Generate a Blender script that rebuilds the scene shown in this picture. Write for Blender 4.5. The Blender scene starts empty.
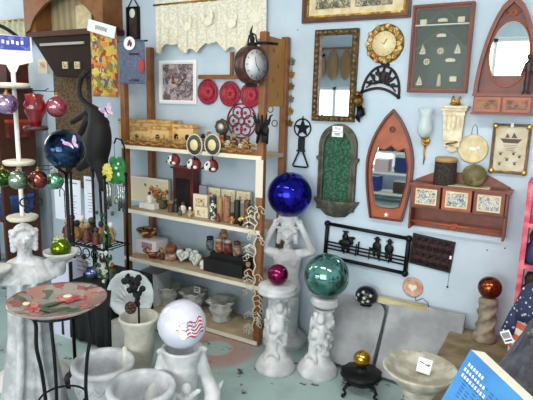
import bpy, bmesh, math, random
from mathutils import Vector, Matrix, Euler
random.seed(7)
PI = math.pi
C = bpy.context.scene.collection
F = 510.0
H = 1.6
W = 3.08          # the back wall
# ------------------------------------------------------------------ camera
vd = Vector((195-266.5, -2700, -F)).normalized()
xl = Vector((-906.5, 120, -F)); xl = (xl - vd*xl.dot(vd)).normalized()
RZ = -vd; RX = -xl; RY = RZ.cross(RX)
R = Matrix((RX, RY, RZ))            # camera axes -> world
def ray(x, y): return (R @ Vector((x-266.5, 200-y, -F))).normalized()
def P(x, y, Y=W):
    d = ray(x, y); t = Y/d.y; return Vector((d.x*t, Y, H+d.z*t))
def az(x, y, z=0.0):
    d = ray(x, y); t = (z-H)/d.z; return Vector((d.x*t, d.y*t, z))
def proj(p):
    c = R.transposed() @ (Vector(p)-Vector((0, 0, H)))
    return 266.5 + F*c.x/-c.z, 200 - F*c.y/-c.z
def xat(px, Y, z):
    a, b = -8.0, 3.0
    for _ in range(40):
        m = (a+b)/2
        if proj((m, Y, z))[0] < px: a = m
        else: b = m
    return (a+b)/2
def zat(py, X, Y):
    a, b = -2.0, 4.0
    for _ in range(40):
        m = (a+b)/2
        if proj((X, Y, m))[1] > py: a = m
        else: b = m
    return (a+b)/2
FWD = R @ Vector((0, 0, -1))
def mpp(p): return (Vector(p)-Vector((0, 0, H))).dot(FWD)/F      # metres per pixel there
#      # metres per pixel there
def facing(X, Y): return math.atan2(-X, Y)
# ------------------------------------------------------------------ materials
def lin(c):
    return tuple((v/255/12.92 if v/255 <= .04045 else ((v/255+.055)/1.055)**2.4) for v in c) + (1,)
def mat(name, col, rough=.6, metal=0.0, col2=None, scale=10, bump=0.0, kind='noise', lo=.4, hi=.6, trans=0, emit=0, bscale=None, coat=0):
    m = bpy.data.materials.new(name); m.use_nodes = True
    nt = m.node_tree; b = nt.nodes['Principled BSDF']
    b.inputs['Base Color'].default_value = lin(col); b.inputs['Roughness'].default_value = rough
    b.inputs['Metallic'].default_value = metal
    if trans: b.inputs['Transmission Weight'].default_value = trans
    if coat: b.inputs['Coat Weight'].default_value = coat
    if emit:
        b.inputs['Emission Color'].default_value = lin(col); b.inputs['Emission Strength'].default_value = emit
    tc = nt.nodes.new('ShaderNodeTexCoord')
    def tex(k, s):
        if k == 'voronoi': t = nt.nodes.new('ShaderNodeTexVoronoi'); t.inputs['Scale'].default_value = s; out = t.outputs['Distance']
        elif k == 'wave': t = nt.nodes.new('ShaderNodeTexWave'); t.inputs['Scale'].default_value = s; t.inputs['Distortion'].default_value = 3; t.inputs['Detail'].default_value = 3; out = t.outputs['Fac']
        else: t = nt.nodes.new('ShaderNodeTexNoise'); t.inputs['Scale'].default_value = s; t.inputs['Detail'].default_value = 6; out = t.outputs[0]
        nt.links.new(tc.outputs['Object'], t.inputs['Vector']); return out
    if col2:
        o = tex(kind, scale)
        r = nt.nodes.new('ShaderNodeValToRGB'); r.color_ramp.elements[0].position = lo; r.color_ramp.elements[1].position = hi
        r.color_ramp.elements[0].color = lin(col); r.color_ramp.elements[1].color = lin(col2)
        nt.links.new(o, r.inputs[0]); nt.links.new(r.outputs[0], b.inputs['Base Color'])
    if bump:
        o = tex('noise' if kind == 'wave' else kind, bscale or scale*2)
        bp = nt.nodes.new('ShaderNodeBump'); bp.inputs['Strength'].default_value = bump; bp.inputs['Distance'].default_value = .01
        nt.links.new(o, bp.inputs['Height']); nt.links.new(bp.outputs[0], b.inputs['Normal'])
    return m
def art(name, cols, scale=20, rough=.5, metal=0, bump=0):
    m = bpy.data.materials.new(name); m.use_nodes = True
    nt = m.node_tree; b = nt.nodes['Principled BSDF']; b.inputs['Roughness'].default_value = rough; b.inputs['Metallic'].default_value = metal
    tc = nt.nodes.new('ShaderNodeTexCoord'); n = nt.nodes.new('ShaderNodeTexNoise'); n.inputs['Scale'].default_value = scale*.6
    mx = nt.nodes.new('ShaderNodeMixRGB'); mx.inputs[0].default_value = .12
    v = nt.nodes.new('ShaderNodeTexVoronoi'); v.inputs['Scale'].default_value = scale
    nt.links.new(tc.outputs['Object'], n.inputs['Vector']); nt.links.new(tc.outputs['Object'], mx.inputs[1]); nt.links.new(n.outputs['Color'], mx.inputs[2])
    nt.links.new(mx.outputs[0], v.inputs['Vector'])
    s = nt.nodes.new('ShaderNodeSeparateColor'); nt.links.new(v.outputs['Color'], s.inputs[0])
    r = nt.nodes.new('ShaderNodeValToRGB'); r.color_ramp.interpolation = 'CONSTANT'
    while len(r.color_ramp.elements) < len(cols): r.color_ramp.elements.new(.5)
    for i, c in enumerate(cols):
        r.color_ramp.elements[i].position = i/len(cols)
    for i, c in enumerate(cols): r.color_ramp.elements[i].color = lin(c)
    nt.links.new(s.outputs[0], r.inputs[0]); nt.links.new(r.outputs[0], b.inputs['Base Color'])
    if bump:
        bp = nt.nodes.new('ShaderNodeBump'); bp.inputs['Strength'].default_value = bump; bp.inputs['Distance'].default_value = .006
        nt.links.new(v.outputs['Distance'], bp.inputs['Height']); nt.links.new(bp.outputs[0], b.inputs['Normal'])
    return m
def glass(name, col, a=.35, rough=.05):
    m = bpy.data.materials.new(name); m.use_nodes = True
    b = m.node_tree.nodes['Principled BSDF']; b.inputs['Base Color'].default_value = lin(col); b.inputs['Roughness'].default_value = rough
    b.inputs['Alpha'].default_value = a; return m
concrete = mat('concrete', (196,196,192), .85, col2=(166,167,163), scale=9, bump=.35, bscale=60)
concrete_old = mat('aged_concrete', (176,176,170), .9, col2=(128,128,120), scale=7, bump=.5, bscale=50)
slabmat = mat('slab_concrete', (172,174,178), .9, col2=(146,148,150), scale=6, bump=.4, bscale=70)
plasterw = mat('white_cast_stone', (212,212,212), .8, col2=(176,178,180), scale=8, bump=.25, bscale=50)
birdstone = mat('birdbath_stone', (196,192,178), .9, col2=(158,152,134), scale=14, bump=.4, bscale=80)
black = mat('black_iron', (22,22,24), .45, .6)
blackmatte = mat('black_matte', (16,16,18), .8)
wood = mat('honey_wood', (150,96,50), .5, col2=(122,74,36), kind='noise', scale=14, lo=.3, hi=.7)
wooddk = mat('dark_wood', (84,44,24), .7, col2=(70,36,22), kind='noise', scale=14, lo=.3, hi=.7)
woodred = mat('cherry_wood', (132,66,42), .4, col2=(106,50,34), kind='noise', scale=16, lo=.3, hi=.7)
woodorg = mat('orange_wood', (178,90,50), .4, col2=(150,72,40), kind='noise', scale=16, lo=.3, hi=.7)
whitepaint = mat('white_paint', (232,230,222), .6)
cream = mat('cream', (228,214,172), .7, col2=(212,192,146), scale=20)
gold = mat('gold', (196,150,60), .35, .8, col2=(120,84,30), scale=40, bump=.4)
brass = mat('brass', (190,146,70), .3, .9)
bronze = mat('antique_bronze', (104,80,48), .45, .5, col2=(54,40,26), scale=50, bump=.8)
mirror = mat('mirror_glass', (235,240,242), .02, 1.0)
paper = mat('white_paper', (244,244,244), .7)
ink = mat('ink', (40,40,60), .7)
redglaze = mat('red_glaze', (164,34,60), .25, col2=(124,20,44), scale=25, bump=.3)
# ------------------------------------------------------------------ mesh builder
def smooth_path(pts, n=6):
    P_ = [Vector(p) for p in pts]; out = []
    for i in range(len(P_)-1):
        a, b, c, d = P_[max(i-1, 0)], P_[i], P_[i+1], P_[min(i+2, len(P_)-1)]
        for k in range(n):
            t = k/n; out.append(.5*((2*b)+(c-a)*t+(2*a-5*b+4*c-d)*t*t+(3*b-a-3*c+d)*t**3))
    return out+[P_[-1]]
class MB:
    def __init__(s): s.b = bmesh.new(); s.mi = 0
    def _f(s, vs):
        try:
            f = s.b.faces.new(vs); f.material_index = s.mi; f.smooth = True
        except ValueError: pass
    def box(s, c, d, rot=None):
        m = Matrix.Translation(c) @ (Euler(rot).to_matrix().to_4x4() if rot else Matrix()) @ Matrix.Diagonal((d[0], d[1], d[2], 1))
        r = bmesh.ops.create_cube(s.b, size=1, matrix=m)
        for f in {f for v in r['verts'] for f in v.link_faces}: f.material_index = s.mi
        return s
    def ball(s, c, r, seg=16, rot=None):
        if not isinstance(r, (tuple, list)): r = (r, r, r)
        m = Matrix.Translation(c) @ (Euler(rot).to_matrix().to_4x4() if rot else Matrix()) @ Matrix.Diagonal((r[0], r[1], r[2], 1))
        q = bmesh.ops.create_uvsphere(s.b, u_segments=seg, v_segments=max(6, seg//2+2), radius=1, matrix=m)
        for f in {f for v in q['verts'] for f in v.link_faces}: f.material_index = s.mi; f.smooth = True
        return s
    def lathe(s, prof, seg=28, c=(0,0,0), mod=None, ax='z', cap=True, sc=(1,1)):
        rows = []
        for r, z in prof:
            row = []
            for k in range(seg):
                a = 2*PI*k/seg; q = r*(mod(a, z) if mod else 1)
                x, y = q*math.cos(a)*sc[0], q*math.sin(a)*sc[1]
                v = (x, y, z) if ax == 'z' else ((x, -z, y) if ax == 'y' else (z, x, y))
                row.append(s.b.verts.new((v[0]+c[0], v[1]+c[1], v[2]+c[2])))
            rows.append(row)
        for i in range(len(rows)-1):
            for k in range(seg):
                s._f((rows[i][k], rows[i][(k+1) % seg], rows[i+1][(k+1) % seg], rows[i+1][k]))
        if cap:
            s._f(rows[0][::-1]); s._f(rows[-1])
        return s
    def tube(s, pts, r, seg=8, closed=False, caps=True):
        pts = [Vector(p) for p in pts]; n = len(pts); rows = []
        if not isinstance(r, (list, tuple)): r = [r]*n
        up = None
        for i, p in enumerate(pts):
            a = pts[(i-1) % n] if (closed or i > 0) else p; b = pts[(i+1) % n] if (closed or i < n-1) else p
            t = (b-a).normalized() if (b-a).length > 1e-9 else Vector((0, 0, 1))
            if up is None: up = Vector((0, 0, 1)) if abs(t.z) < .9 else Vector((1, 0, 0))
            sx = t.cross(up)
            if sx.length < 1e-4: sx = t.orthogonal()
            sx.normalize(); up = sx.cross(t).normalized()
            rows.append([s.b.verts.new(p+(sx*math.cos(2*PI*k/seg)+up*math.sin(2*PI*k/seg))*r[i]) for k in range(seg)])
        for i in range(n if closed else n-1):
            j = (i+1) % n
            for k in range(seg): s._f((rows[i][k], rows[i][(k+1) % seg], rows[j][(k+1) % seg], rows[j][k]))
        if caps and not closed: s._f(rows[0][::-1]); s._f(rows[-1])
        return s
    def cone(s, a, b, ra, rb, seg=12): s.tube([a, b], [ra, rb], seg); s.ball(a, ra, seg); return s.ball(b, rb, seg)
    def ring(s, c, r, t, seg=28, ax='y', sc=(1, 1), n=8):
        pts = []
        for k in range(seg):
            a = 2*PI*k/seg; u, v = r*math.cos(a)*sc[0], r*math.sin(a)*sc[1]
            pts.append((c[0]+u, c[1], c[2]+v) if ax == 'y' else (c[0]+u, c[1]+v, c[2]))
        return s.tube(pts, t, n, closed=True)
    def prism(s, poly, y0=0, y1=-.01, holes=None, smooth=False):
        """poly in XZ extruded in Y"""
        a = [s.b.verts.new((p[0], y0, p[1])) for p in poly]; b = [s.b.verts.new((p[0], y1, p[1])) for p in poly]
        n = len(poly)
        for i in range(n):
            s._f((a[i], a[(i+1) % n], b[(i+1) % n], b[i]))
        s._f(a[::-1]); s._f(b)
        for f in list(s.b.faces)[-(n+2):]: f.smooth = False
        return s
    def band(s, outer, inner, y0=0, y1=-.01):
        """closed strip between two outlines of equal count, extruded in Y"""
        n = len(outer); vs = [[s.b.verts.new((p[0], y, p[1])) for p in o] for o in (outer, inner) for y in (y0, y1)]
        oa, ob, ia, ib = vs
        for i in range(n):
            j = (i+1) % n
            s._f((ob[i], ob[j], ib[j], ib[i])); s._f((oa[i], ia[i], ia[j], oa[j])); s._f((oa[i], oa[j], ob[j], ob[i])); s._f((ia[i], ib[i], ib[j], ia[j]))
        for f in list(s.b.faces)[-4*n:]: f.smooth = False
        return s
    def sheet(s, fn, nu, nv):
        g = [[s.b.verts.new(fn(i/nu, j/nv)) for j in range(nv+1)] for i in range(nu+1)]
        for i in range(nu):
            for j in range(nv): s._f((g[i][j], g[i+1][j], g[i+1][j+1], g[i][j+1]))
        return s
    def obj(s, name, ms, parent=None, loc=None, rot=None, bevel=0, solid=0):
        me = bpy.data.meshes.new(name)
        bmesh.ops.recalc_face_normals(s.b, faces=s.b.faces[:]); s.b.to_mesh(me); s.b.free()
        for m in (ms if isinstance(ms, (list, tuple)) else [ms]): me.materials.append(m)
        o = bpy.data.objects.new(name, me); C.objects.link(o)
        if parent: o.parent = parent
        if loc is not None: o.location = loc
        if rot is not None: o.rotation_euler = rot
        if solid:
            q = o.modifiers.new('solid', 'SOLIDIFY'); q.thickness = solid; q.offset = 0
        if bevel:
            q = o.modifiers.new('bevel', 'BEVEL'); q.width = bevel; q.segments = 2; q.limit_method = 'ANGLE'
        return o
    def sculpt(s, name, ms, parent=None, voxel=.008, smooth=3, noise=0, **k):
        o = s.obj(name, ms, parent, **k)
        q = o.modifiers.new('remesh', 'REMESH'); q.mode = 'VOXEL'; q.voxel_size = voxel; q.use_smooth_shade = True
        q = o.modifiers.new('smooth', 'SMOOTH'); q.iterations = smooth; q.factor = .5
        dg = bpy.context.evaluated_depsgraph_get(); dg.update()
        me = bpy.data.meshes.new_from_object(o.evaluated_get(dg)); o.modifiers.clear(); old = o.data; o.data = me; me.name = name
        bpy.data.meshes.remove(old)
        if not me.materials:
            for m in (ms if isinstance(ms, (list, tuple)) else [ms]): me.materials.append(m)
        for p in me.polygons: p.use_smooth = True
        return o
def tag(o, label=None, cat=None, group=None, kind=None):
    if label: o['label'] = label
    if cat: o['category'] = cat
    if group: o['group'] = group
    if kind: o['kind'] = kind
    return o
def thing(name, loc, label, cat, group=None, rz=0, rot=None):
    o = bpy.data.objects.new(name, None); C.objects.link(o); o.location = loc
    o.rotation_euler = rot if rot else (0, 0, rz); o.empty_display_size = .05
    return tag(o, label, cat, group)
def kids(o): return [c for c in bpy.data.objects if c.parent == o]
def dup(o, loc=None, rz=None, label=None, parent=None, scale=None):
    c = o.copy(); C.objects.link(c); c.parent = parent
    for ch in kids(o): dup(ch, parent=c)
    if loc is not None: c.location = loc
    if rz is not None: c.rotation_euler = (0, 0, rz)
    if label: c['label'] = label
    if scale: c.scale = (scale,)*3
    return c
def struct(o): o['kind'] = 'structure'; return o
def quad(tl, tr, br, bl, Y=W):
    a, b, c, d = [P(*q, Y) for q in (tl, tr, br, bl)]
    w = ((b-a).x+(c-d).x)/2; h = ((a-d).z+(b-c).z)/2
    m = (a+b+c+d)/4; return m, w, h
def ellipse(rx, rz, n=32, cx=0, cz=0): return [(cx+rx*math.cos(2*PI*k/n), cz+rz*math.sin(2*PI*k/n)) for k in range(n)]
def rect(w, h, cx=0, cz=0): return [(cx-w/2, cz-h/2), (cx+w/2, cz-h/2), (cx+w/2, cz+h/2), (cx-w/2, cz+h/2)]
# ================================================================== ROOM
wallmat = mat('blue_wall', (199,214,226), .8, col2=(191,208,221), scale=4, bump=.15, bscale=120)
floormat = mat('worn_painted_floor', (160,182,180), .6, col2=(130,144,140), scale=2.2, lo=.52, hi=.72, bump=.2, bscale=30)
# a worn floor with rust and pale-paint wear patches
nt = floormat.node_tree; b = nt.nodes['Principled BSDF']; old = b.inputs['Base Color'].links[0].from_socket
tc = [n for n in nt.nodes if n.type == 'TEX_COORD'][0]
n2 = nt.nodes.new('ShaderNodeTexNoise'); n2.inputs['Scale'].default_value = 11; n2.inputs['Detail'].default_value = 8
nt.links.new(tc.outputs['Object'], n2.inputs['Vector'])
r2 = nt.nodes.new('ShaderNodeValToRGB'); r2.color_ramp.elements[0].position = .61; r2.color_ramp.elements[1].position = .66
nt.links.new(n2.outputs[0], r2.inputs[0]); mx = nt.nodes.new('ShaderNodeMixRGB'); mx.inputs[2].default_value = lin((58,60,56))
nt.links.new(r2.outputs[0], mx.inputs[0]); nt.links.new(old, mx.inputs[1])
# red painted ring worn into the floor beside the bookcase
dv = nt.nodes.new('ShaderNodeVectorMath'); dv.operation = 'DISTANCE'; rc = az(216, 348); dv.inputs[1].default_value = rc
nt.links.new(tc.outputs['Object'], dv.inputs[0])
rr = nt.nodes.new('ShaderNodeValToRGB'); e = rr.color_ramp.elements
e[0].position = .09; e[0].color = (0,0,0,1); e[1].position = .12; e[1].color = (.8,.8,.8,1)
q = e.new(.24); q.color = (.6,.6,.6,1); q = e.new(.29); q.color = (0,0,0,1)
nt.links.new(dv.outputs['Value'], rr.inputs[0]); mx2 = nt.nodes.new('ShaderNodeMixRGB'); mx2.inputs[2].default_value = lin((176,124,114))
nt.links.new(rr.outputs[0], mx2.inputs[0]); nt.links.new(mx.outputs[0], mx2.inputs[1]); nt.links.new(mx2.outputs[0], b.inputs['Base Color'])
white_wall = mat('pale_wall', (214,214,206), .9)
greywall = mat('grey_panel', (150,158,166), .8)
X0, X1, Y0, ZC = -5.6, 1.6, -2.8, 3.0
struct(MB().box(((X0+X1)/2, (Y0+W)/2, -.05), (X1-X0+.4, W-Y0+.4, .1)).obj('floor', floormat))
struct(MB().box(((X0+X1)/2, (Y0+W)/2, ZC+.05), (X1-X0+.4, W-Y0+.4, .1)).obj('ceiling', white_wall))
struct(MB().box(((X0+X1)/2, W+.1, ZC/2), (X1-X0+.4, .2, ZC)).obj('wall_back', wallmat))
struct(MB().box((X1+.1, (Y0+W)/2, ZC/2), (.2, W-Y0, ZC)).obj('wall_right', wallmat))
# left wall with a window
m = MB(); lw = X0-.1
m.box((lw, -.6, ZC/2), (.2, 4.4, ZC)); m.box((lw, 2.34, .75), (.2, 1.48, 1.5)); m.box((lw, 2.34, 2.85), (.2, 1.48, .3)); m.box((lw, 1.65, 1.9), (.2, .1, 2.2)); m.box((lw, 3.03, 1.9), (.2, .1, 2.2))
struct(m.obj('wall_left', wallmat))
wn = struct(MB().box((lw, 2.34, 2.1), (.05, .04, 1.2)).box((lw, 2.34, 1.52), (.14, 1.3, .05)).box((lw, 2.34, 2.68), (.14, 1.3, .05)).box((lw, 1.72, 2.1), (.14, .05, 1.2)).box((lw, 2.96, 2.1), (.14, .05, 1.2)).obj('window_1', whitepaint))
# front wall with the shop window behind the camera
m = MB(); fy = Y0-.1; XS = -2.3
m.box(((X0+X1)/2, fy, .25), (X1-X0+.4, .2, .5)); m.box(((X0+X1)/2, fy, 2.85), (X1-X0+.4, .2, .3)); m.box((X0+.25, fy, 1.6), (.7, .2, 2.2)); m.box((X1-.25, fy, 1.6), (.7, .2, 2.2)); m.box((XS, fy, 1.6), (.4, .2, 2.2)); m.box(((X0+.6+XS-.2)/2, fy, 2.32), (XS-.2-X0-.6, .2, .76))
struct(m.obj('wall_front', wallmat))
m = MB()
for i in range(4): m.box((XS+.2+i*(X1-.6-XS-.2)/3, fy, 1.6), (.06, .08, 2.2))
for z in (.53, 1.9, 2.67): m.box(((XS+X1-.4)/2, fy, z), (X1-XS-.8, .08, .06))
for i in range(3): m.box((X0+.6+i*(XS-.2-X0-.6)/2, fy, 1.22), (.06, .08, 1.44))
for z in (.53, 1.91): m.box(((X0+.6+XS-.2)/2, fy, z), (XS-.8-X0, .08, .06))
struct(m.obj('window_2', whitepaint))
struct(MB().box((-2, -8, -.12), (30, 10, .04)).obj('outside_pavement_1', mat('pavement', (170,168,160), .9)))  # unseen pavement outside the shop window, added for reflections
# ceiling fittings out of view, added to brighten the shop
tubem = mat('fill_tube_glow', (255,250,240), .5, emit=6)
for i, (x, y) in enumerate(((-3.6, 1.2), (-1.4, .9), (.4, .9))):
    t = thing('ceiling_fill_light', (x, y, ZC), ['added ceiling fill light over the left display', 'added ceiling fill light over the middle of the shop', 'added ceiling fill light at the right of the shop'][i], 'ceiling light', 'added ceiling lights')
    MB().box((0, 0, -.03), (1.2, .2, .06)).obj('housing', whitepaint, t)
    for s in (-1, 1): MB().tube([(-.57, s*.05, -.075), (.57, s*.05, -.075)], .016, 10).obj('tube', tubem, t)
    l = bpy.data.lights.new('ceiling_fill', 'AREA'); l.shape = 'RECTANGLE'; l.size = 1.1; l.size_y = .18; l.energy = [4, 14, 19][i]; l.color = (1, .97, .92)
    o = bpy.data.objects.new('ceiling_fill', l); C.objects.link(o); o.location = (x, y, ZC-.12)
l = bpy.data.lights.new('daylight', 'AREA'); l.shape = 'RECTANGLE'; l.size = 3.1; l.size_y = 2.05; l.energy = 92; l.color = (1, .985, .95)
o = bpy.data.objects.new('daylight', l); C.objects.link(o); o.location = ((XS+X1-.4)/2, fy-.05, 1.6); o.rotation_euler = (PI/2, 0, 0)
l = bpy.data.lights.new('window_daylight', 'AREA'); l.shape = 'RECTANGLE'; l.size = 2.3; l.size_y = 1.35; l.energy = 18; l.color = (1, .985, .95)
o = bpy.data.objects.new('window_daylight', l); C.objects.link(o); o.location = ((X0+.6+XS-.2)/2, fy-.05, 1.2); o.rotation_euler = (PI/2, 0, 0)
l = bpy.data.lights.new('side_daylight', 'AREA'); l.shape = 'RECTANGLE'; l.size = 1.1; l.size_y = 1.2; l.energy = 10; l.color = (1, .97, .9)
o = bpy.data.objects.new('side_daylight', l); C.objects.link(o); o.location = (X0+.02, 2.34, 2.1); o.rotation_euler = (PI/2, 0, -PI/2)
w = bpy.data.worlds.new('sky'); bpy.context.scene.world = w; w.use_nodes = True
w.node_tree.nodes['Background'].inputs[0].default_value = (.82, .91, 1, 1); w.node_tree.nodes['Background'].inputs[1].default_value = 1.6
cam = bpy.data.cameras.new('camera'); cam.sensor_width = 36; cam.lens = F/533*36; cam.clip_start = .05
co = bpy.data.objects.new('camera', cam); C.objects.link(co)
co.matrix_world = Matrix.Translation((0, 0, H)) @ R.to_4x4()
bpy.context.scene.camera = co
vs = bpy.context.scene.view_settings; vs.view_transform = 'Standard'; vs.look = 'None'; vs.gamma = 1; vs.exposure = .55
# ================================================================== RIGHT WALL
def framed(name, c, w, h, label, cat, fm, fw, ft=.025, inner=None, iw=0, group=None, rot=0, picture=None, pname='picture', pdepth=.008):
    t = thing(name, (c.x, W, c.z), label, cat, group, rot=(0, rot, 0))
    MB().band(rect(w, h), rect(w-2*fw, h-2*fw), 0, -ft).band(rect(w-fw*.6, h-fw*.6), rect(w-1.5*fw, h-1.5*fw), -ft, -ft-.006).obj('frame', fm, t, bevel=.002)
    if inner:
        MB().band(rect(w-2*fw+.002, h-2*fw+.002), rect(w-2*fw-2*iw, h-2*fw-2*iw), -.001, -ft*.6).obj('mat_border', inner, t)
    if picture:
        MB().box((0, -pdepth/2-.001, 0), (w-2*fw-2*iw+.004, pdepth, h-2*fw-2*iw+.004)).obj(pname, picture, t)
    return t
# 1 big picture at the top
c0 = P(303, 24); c1 = P(411, 16); wd = c1.x-c0.x
t = framed('framed_picture', Vector(((c0.x+c1.x)/2, W, c0.z+.21)), wd, .42, 'wide wood and gold framed double picture with cream mat at the top of the wall', 'picture', mat('walnut_frame', (104,62,40), .4, col2=(80,46,30), scale=16), .03, inner=gold, iw=.012)
MB().box((0, -.006, 0), (wd-.09, .01, .34)).obj('mat_board', cream, t)
pic = art('floral_print', [(96,92,70), (150,140,120), (190,180,150), (70,80,60), (120,100,80)], 60)
for sx, ww in ((-.14, .23), (.12, .23)):
    MB().box((sx, -.012, .0), (ww, .004, .262)).obj('print', pic, t)
# 2 gilt mirror
c, w_, h_ = quad((317, 30), (360, 29), (355, 122), (313, 121))
t = framed('rectangular_mirror', c, w_, h_, 'tall rectangular mirror in a carved dark gold frame', 'mirror', bronze, .037, ft=.03, picture=mirror, pname='mirror_glass')
m = MB()
for s in (-1, 1):
    for k in range(16): m.ball((s*(w_/2-.018), -.031, -h_/2+.02+k*(h_-.04)/15), (.011, .008, .014), 8, (0, .6*s*(-1)**k, 0))
    for k in range(7): m.ball((-w_/2+.04+k*(w_-.08)/6, -.031, s*(h_/2-.018)), (.014, .008, .010), 8, (0, .5*(-1)**k, 0))
m.obj('carving', mat('gilt_carving', (150,118,64), .4, .6, col2=(90,66,34), scale=60), t)
# 3 floral gold clock
c = P(385, 44); s = mpp(c)
t = thing('wall_clock', (c.x, W, c.z), 'round gold flower-rimmed wall clock with a cream dial', 'clock')
r_ = 20*s
MB().lathe([(r_*.98, 0), (r_*.92, .015), (r_*.6, .02), (r_*.6, .0)], 32, ax='y').obj('rim', gold, t)
m = MB()
for k in range(22):
    a = 2*PI*k/22; rr = r_*(.86 if k % 2 else .74)
    for q in range(5): m.ball((rr*math.cos(a)+.008*math.cos(q*1.26), -.024, rr*math.sin(a)+.008*math.sin(q*1.26)), (.008, .006, .008), 6)
m.obj('flowers', art('floral_gilt', [(214,186,110), (196,110,80), (150,150,80), (232,214,160), (170,120,50)], 55, .4, .3), t)
MB().lathe([(r_*.62, .012), (r_*.6, .02), (0.001, .021)], 32, ax='y').obj('dial', mat('cream_dial', (226,212,166), .35), t)
m = MB(); m.box((.008, -.024, .012), (.004, .002, .035), (0, .6, 0)).box((-.008, -.024, .004), (.004, .002, .025), (0, -1.0, 0))
m.obj('hands', gold, t); m = MB()
for k in range(12): m.box((r_*.5*math.cos(k*PI/6), -.0225, r_*.5*math.sin(k*PI/6)), (.007, .001, .003), (0, -k*PI/6, 0))
m.obj('hour_marks', gold, t)
# 4 black half-moon openwork
a_ = P(362, 93); b_ = P(399, 97); s = mpp(a_); Rr = (b_.x-a_.x)/2
t = thing('openwork_plaque', ((a_.x+b_.x)/2, W, (a_.z+b_.z)/2+.002), 'black cast iron half-moon openwork plaque below the gold clock', 'wall decoration', rot=(0, .12, 0))
m = MB(); n = 18
arc = [(Rr*math.cos(PI*k/n), 1.45*Rr*math.sin(PI*k/n)) for k in range(n+1)]
arcI = [(Rr*.86*math.cos(PI*k/n), 1.28*Rr*math.sin(PI*k/n)+.005) for k in range(n+1)]
m.tube([(x, -.008, z) for x, z in arc], .008, 6)
m.tube([(-Rr+2*Rr*k/10, -.008, .32*Rr*math.sin(PI*k/10)) for k in range(11)], .009, 6)
m.tube([(-Rr*.8+1.6*Rr*k/10, -.008, .03+.45*Rr*math.sin(PI*k/10)) for k in range(11)], .005, 6)
for k in range(1, 8):
    a = PI*k/8
    m.tube([(Rr*.3*math.cos(a), -.008, .03+.3*Rr), (Rr*.55*math.cos(a)+.012*math.sin(k*3), -.008, .3*Rr+.7*Rr*math.sin(a)*.8), (Rr*.97*math.cos(a), -.008, 1.42*Rr*math.sin(a))], .008, 6)
    m.ball((Rr*.66*math.cos(a+.1), -.008, .2*Rr+Rr*.9*math.sin(a)), (.013, .006, .018), 8, (0, k, 0))
m.ball((0, -.008, Rr*.95), (.02, .008, .036), 8); m.ball((0, -.008, Rr*1.55), (.03, .008, .012), 8)
m.obj('plaque_iron', mat('dark_cast_iron', (40,28,26), .6, .2), t)
for s_ in (-1, 1): MB().ball((s_*Rr, -.008, 0), .012, 8).obj('knob', black, t)
# 5 brass lantern
c = P(361, 101); s = mpp(c)
t = thing('wall_lantern', (c.x, W, c.z), 'small brass globe lantern on a dark scrolled bracket beside the gilt mirror', 'lantern')
MB().ball((0, -.06, 0), .036, 16).lathe([(.018, .03), (.03, .036), (.005, .058)], 16, c=(0, -.06, 0)).obj('globe', mat('amber_brass', (176,132,60), .2, .8, col2=(90,60,30), scale=40, bump=.3), t)
m = MB(); m.tube([(0, 0, -.01), (0, -.03, -.045), (0, -.06, -.035), (0, -.06, -.02)], .006); m.tube([(0, -.02, -.04), (.012, -.03, -.08), (-.006, -.03, -.10), (.004, -.02, -.13)], [.018, .024, .018, .004])
m.tube([(0, -.02, -.03), (.03, -.03, -.05), (.035, -.03, -.08), (.02, -.02, -.09)], .007); m.tube([(0, -.02, .03), (-.03, -.03, .02), (-.04, -.03, -.01)], .010); m.box((0, -.004, -.02), (.02, .008, .12))
m.obj('bracket', black, t)
# 6 shadow box
c, w_, h_ = quad((415, 7), (476, 2), (468, 94), (409, 92))
t = framed('shadow_box', c, w_, h_, 'cherry wood shadow box case of small nautical models on dark green', 'display case', woodred, .018, ft=.05, inner=woodorg, iw=.004, picture=mat('dark_green_felt', (58,68,58), .8))
sbx, sw, sh = t, w_, h_
MB().box((0, -.025, sh*.27), (sw-.04, .03, .006)).obj('shelf', mat('pale_shelf', (214,218,210), .6), t)
m = MB(); 
m.tube([(-sw*.42, -.012, sh*.2), (0, -.012, sh*.45)], .0012, 5).tube([(sw*.42, -.012, sh*.2), (0, -.012, sh*.45)], .0012, 5).tube([(-sw*.42, -.012, sh*.0), (-.0, -.012, sh*.24)], .0012, 5).tube([(sw*.42, -.012, sh*.02), (0, -.012, sh*.24)], .0012, 5)
m.obj('cord', mat('rope', (150,140,100), .8), t)
tan = mat('model_cream', (216,204,170), .7)
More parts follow.
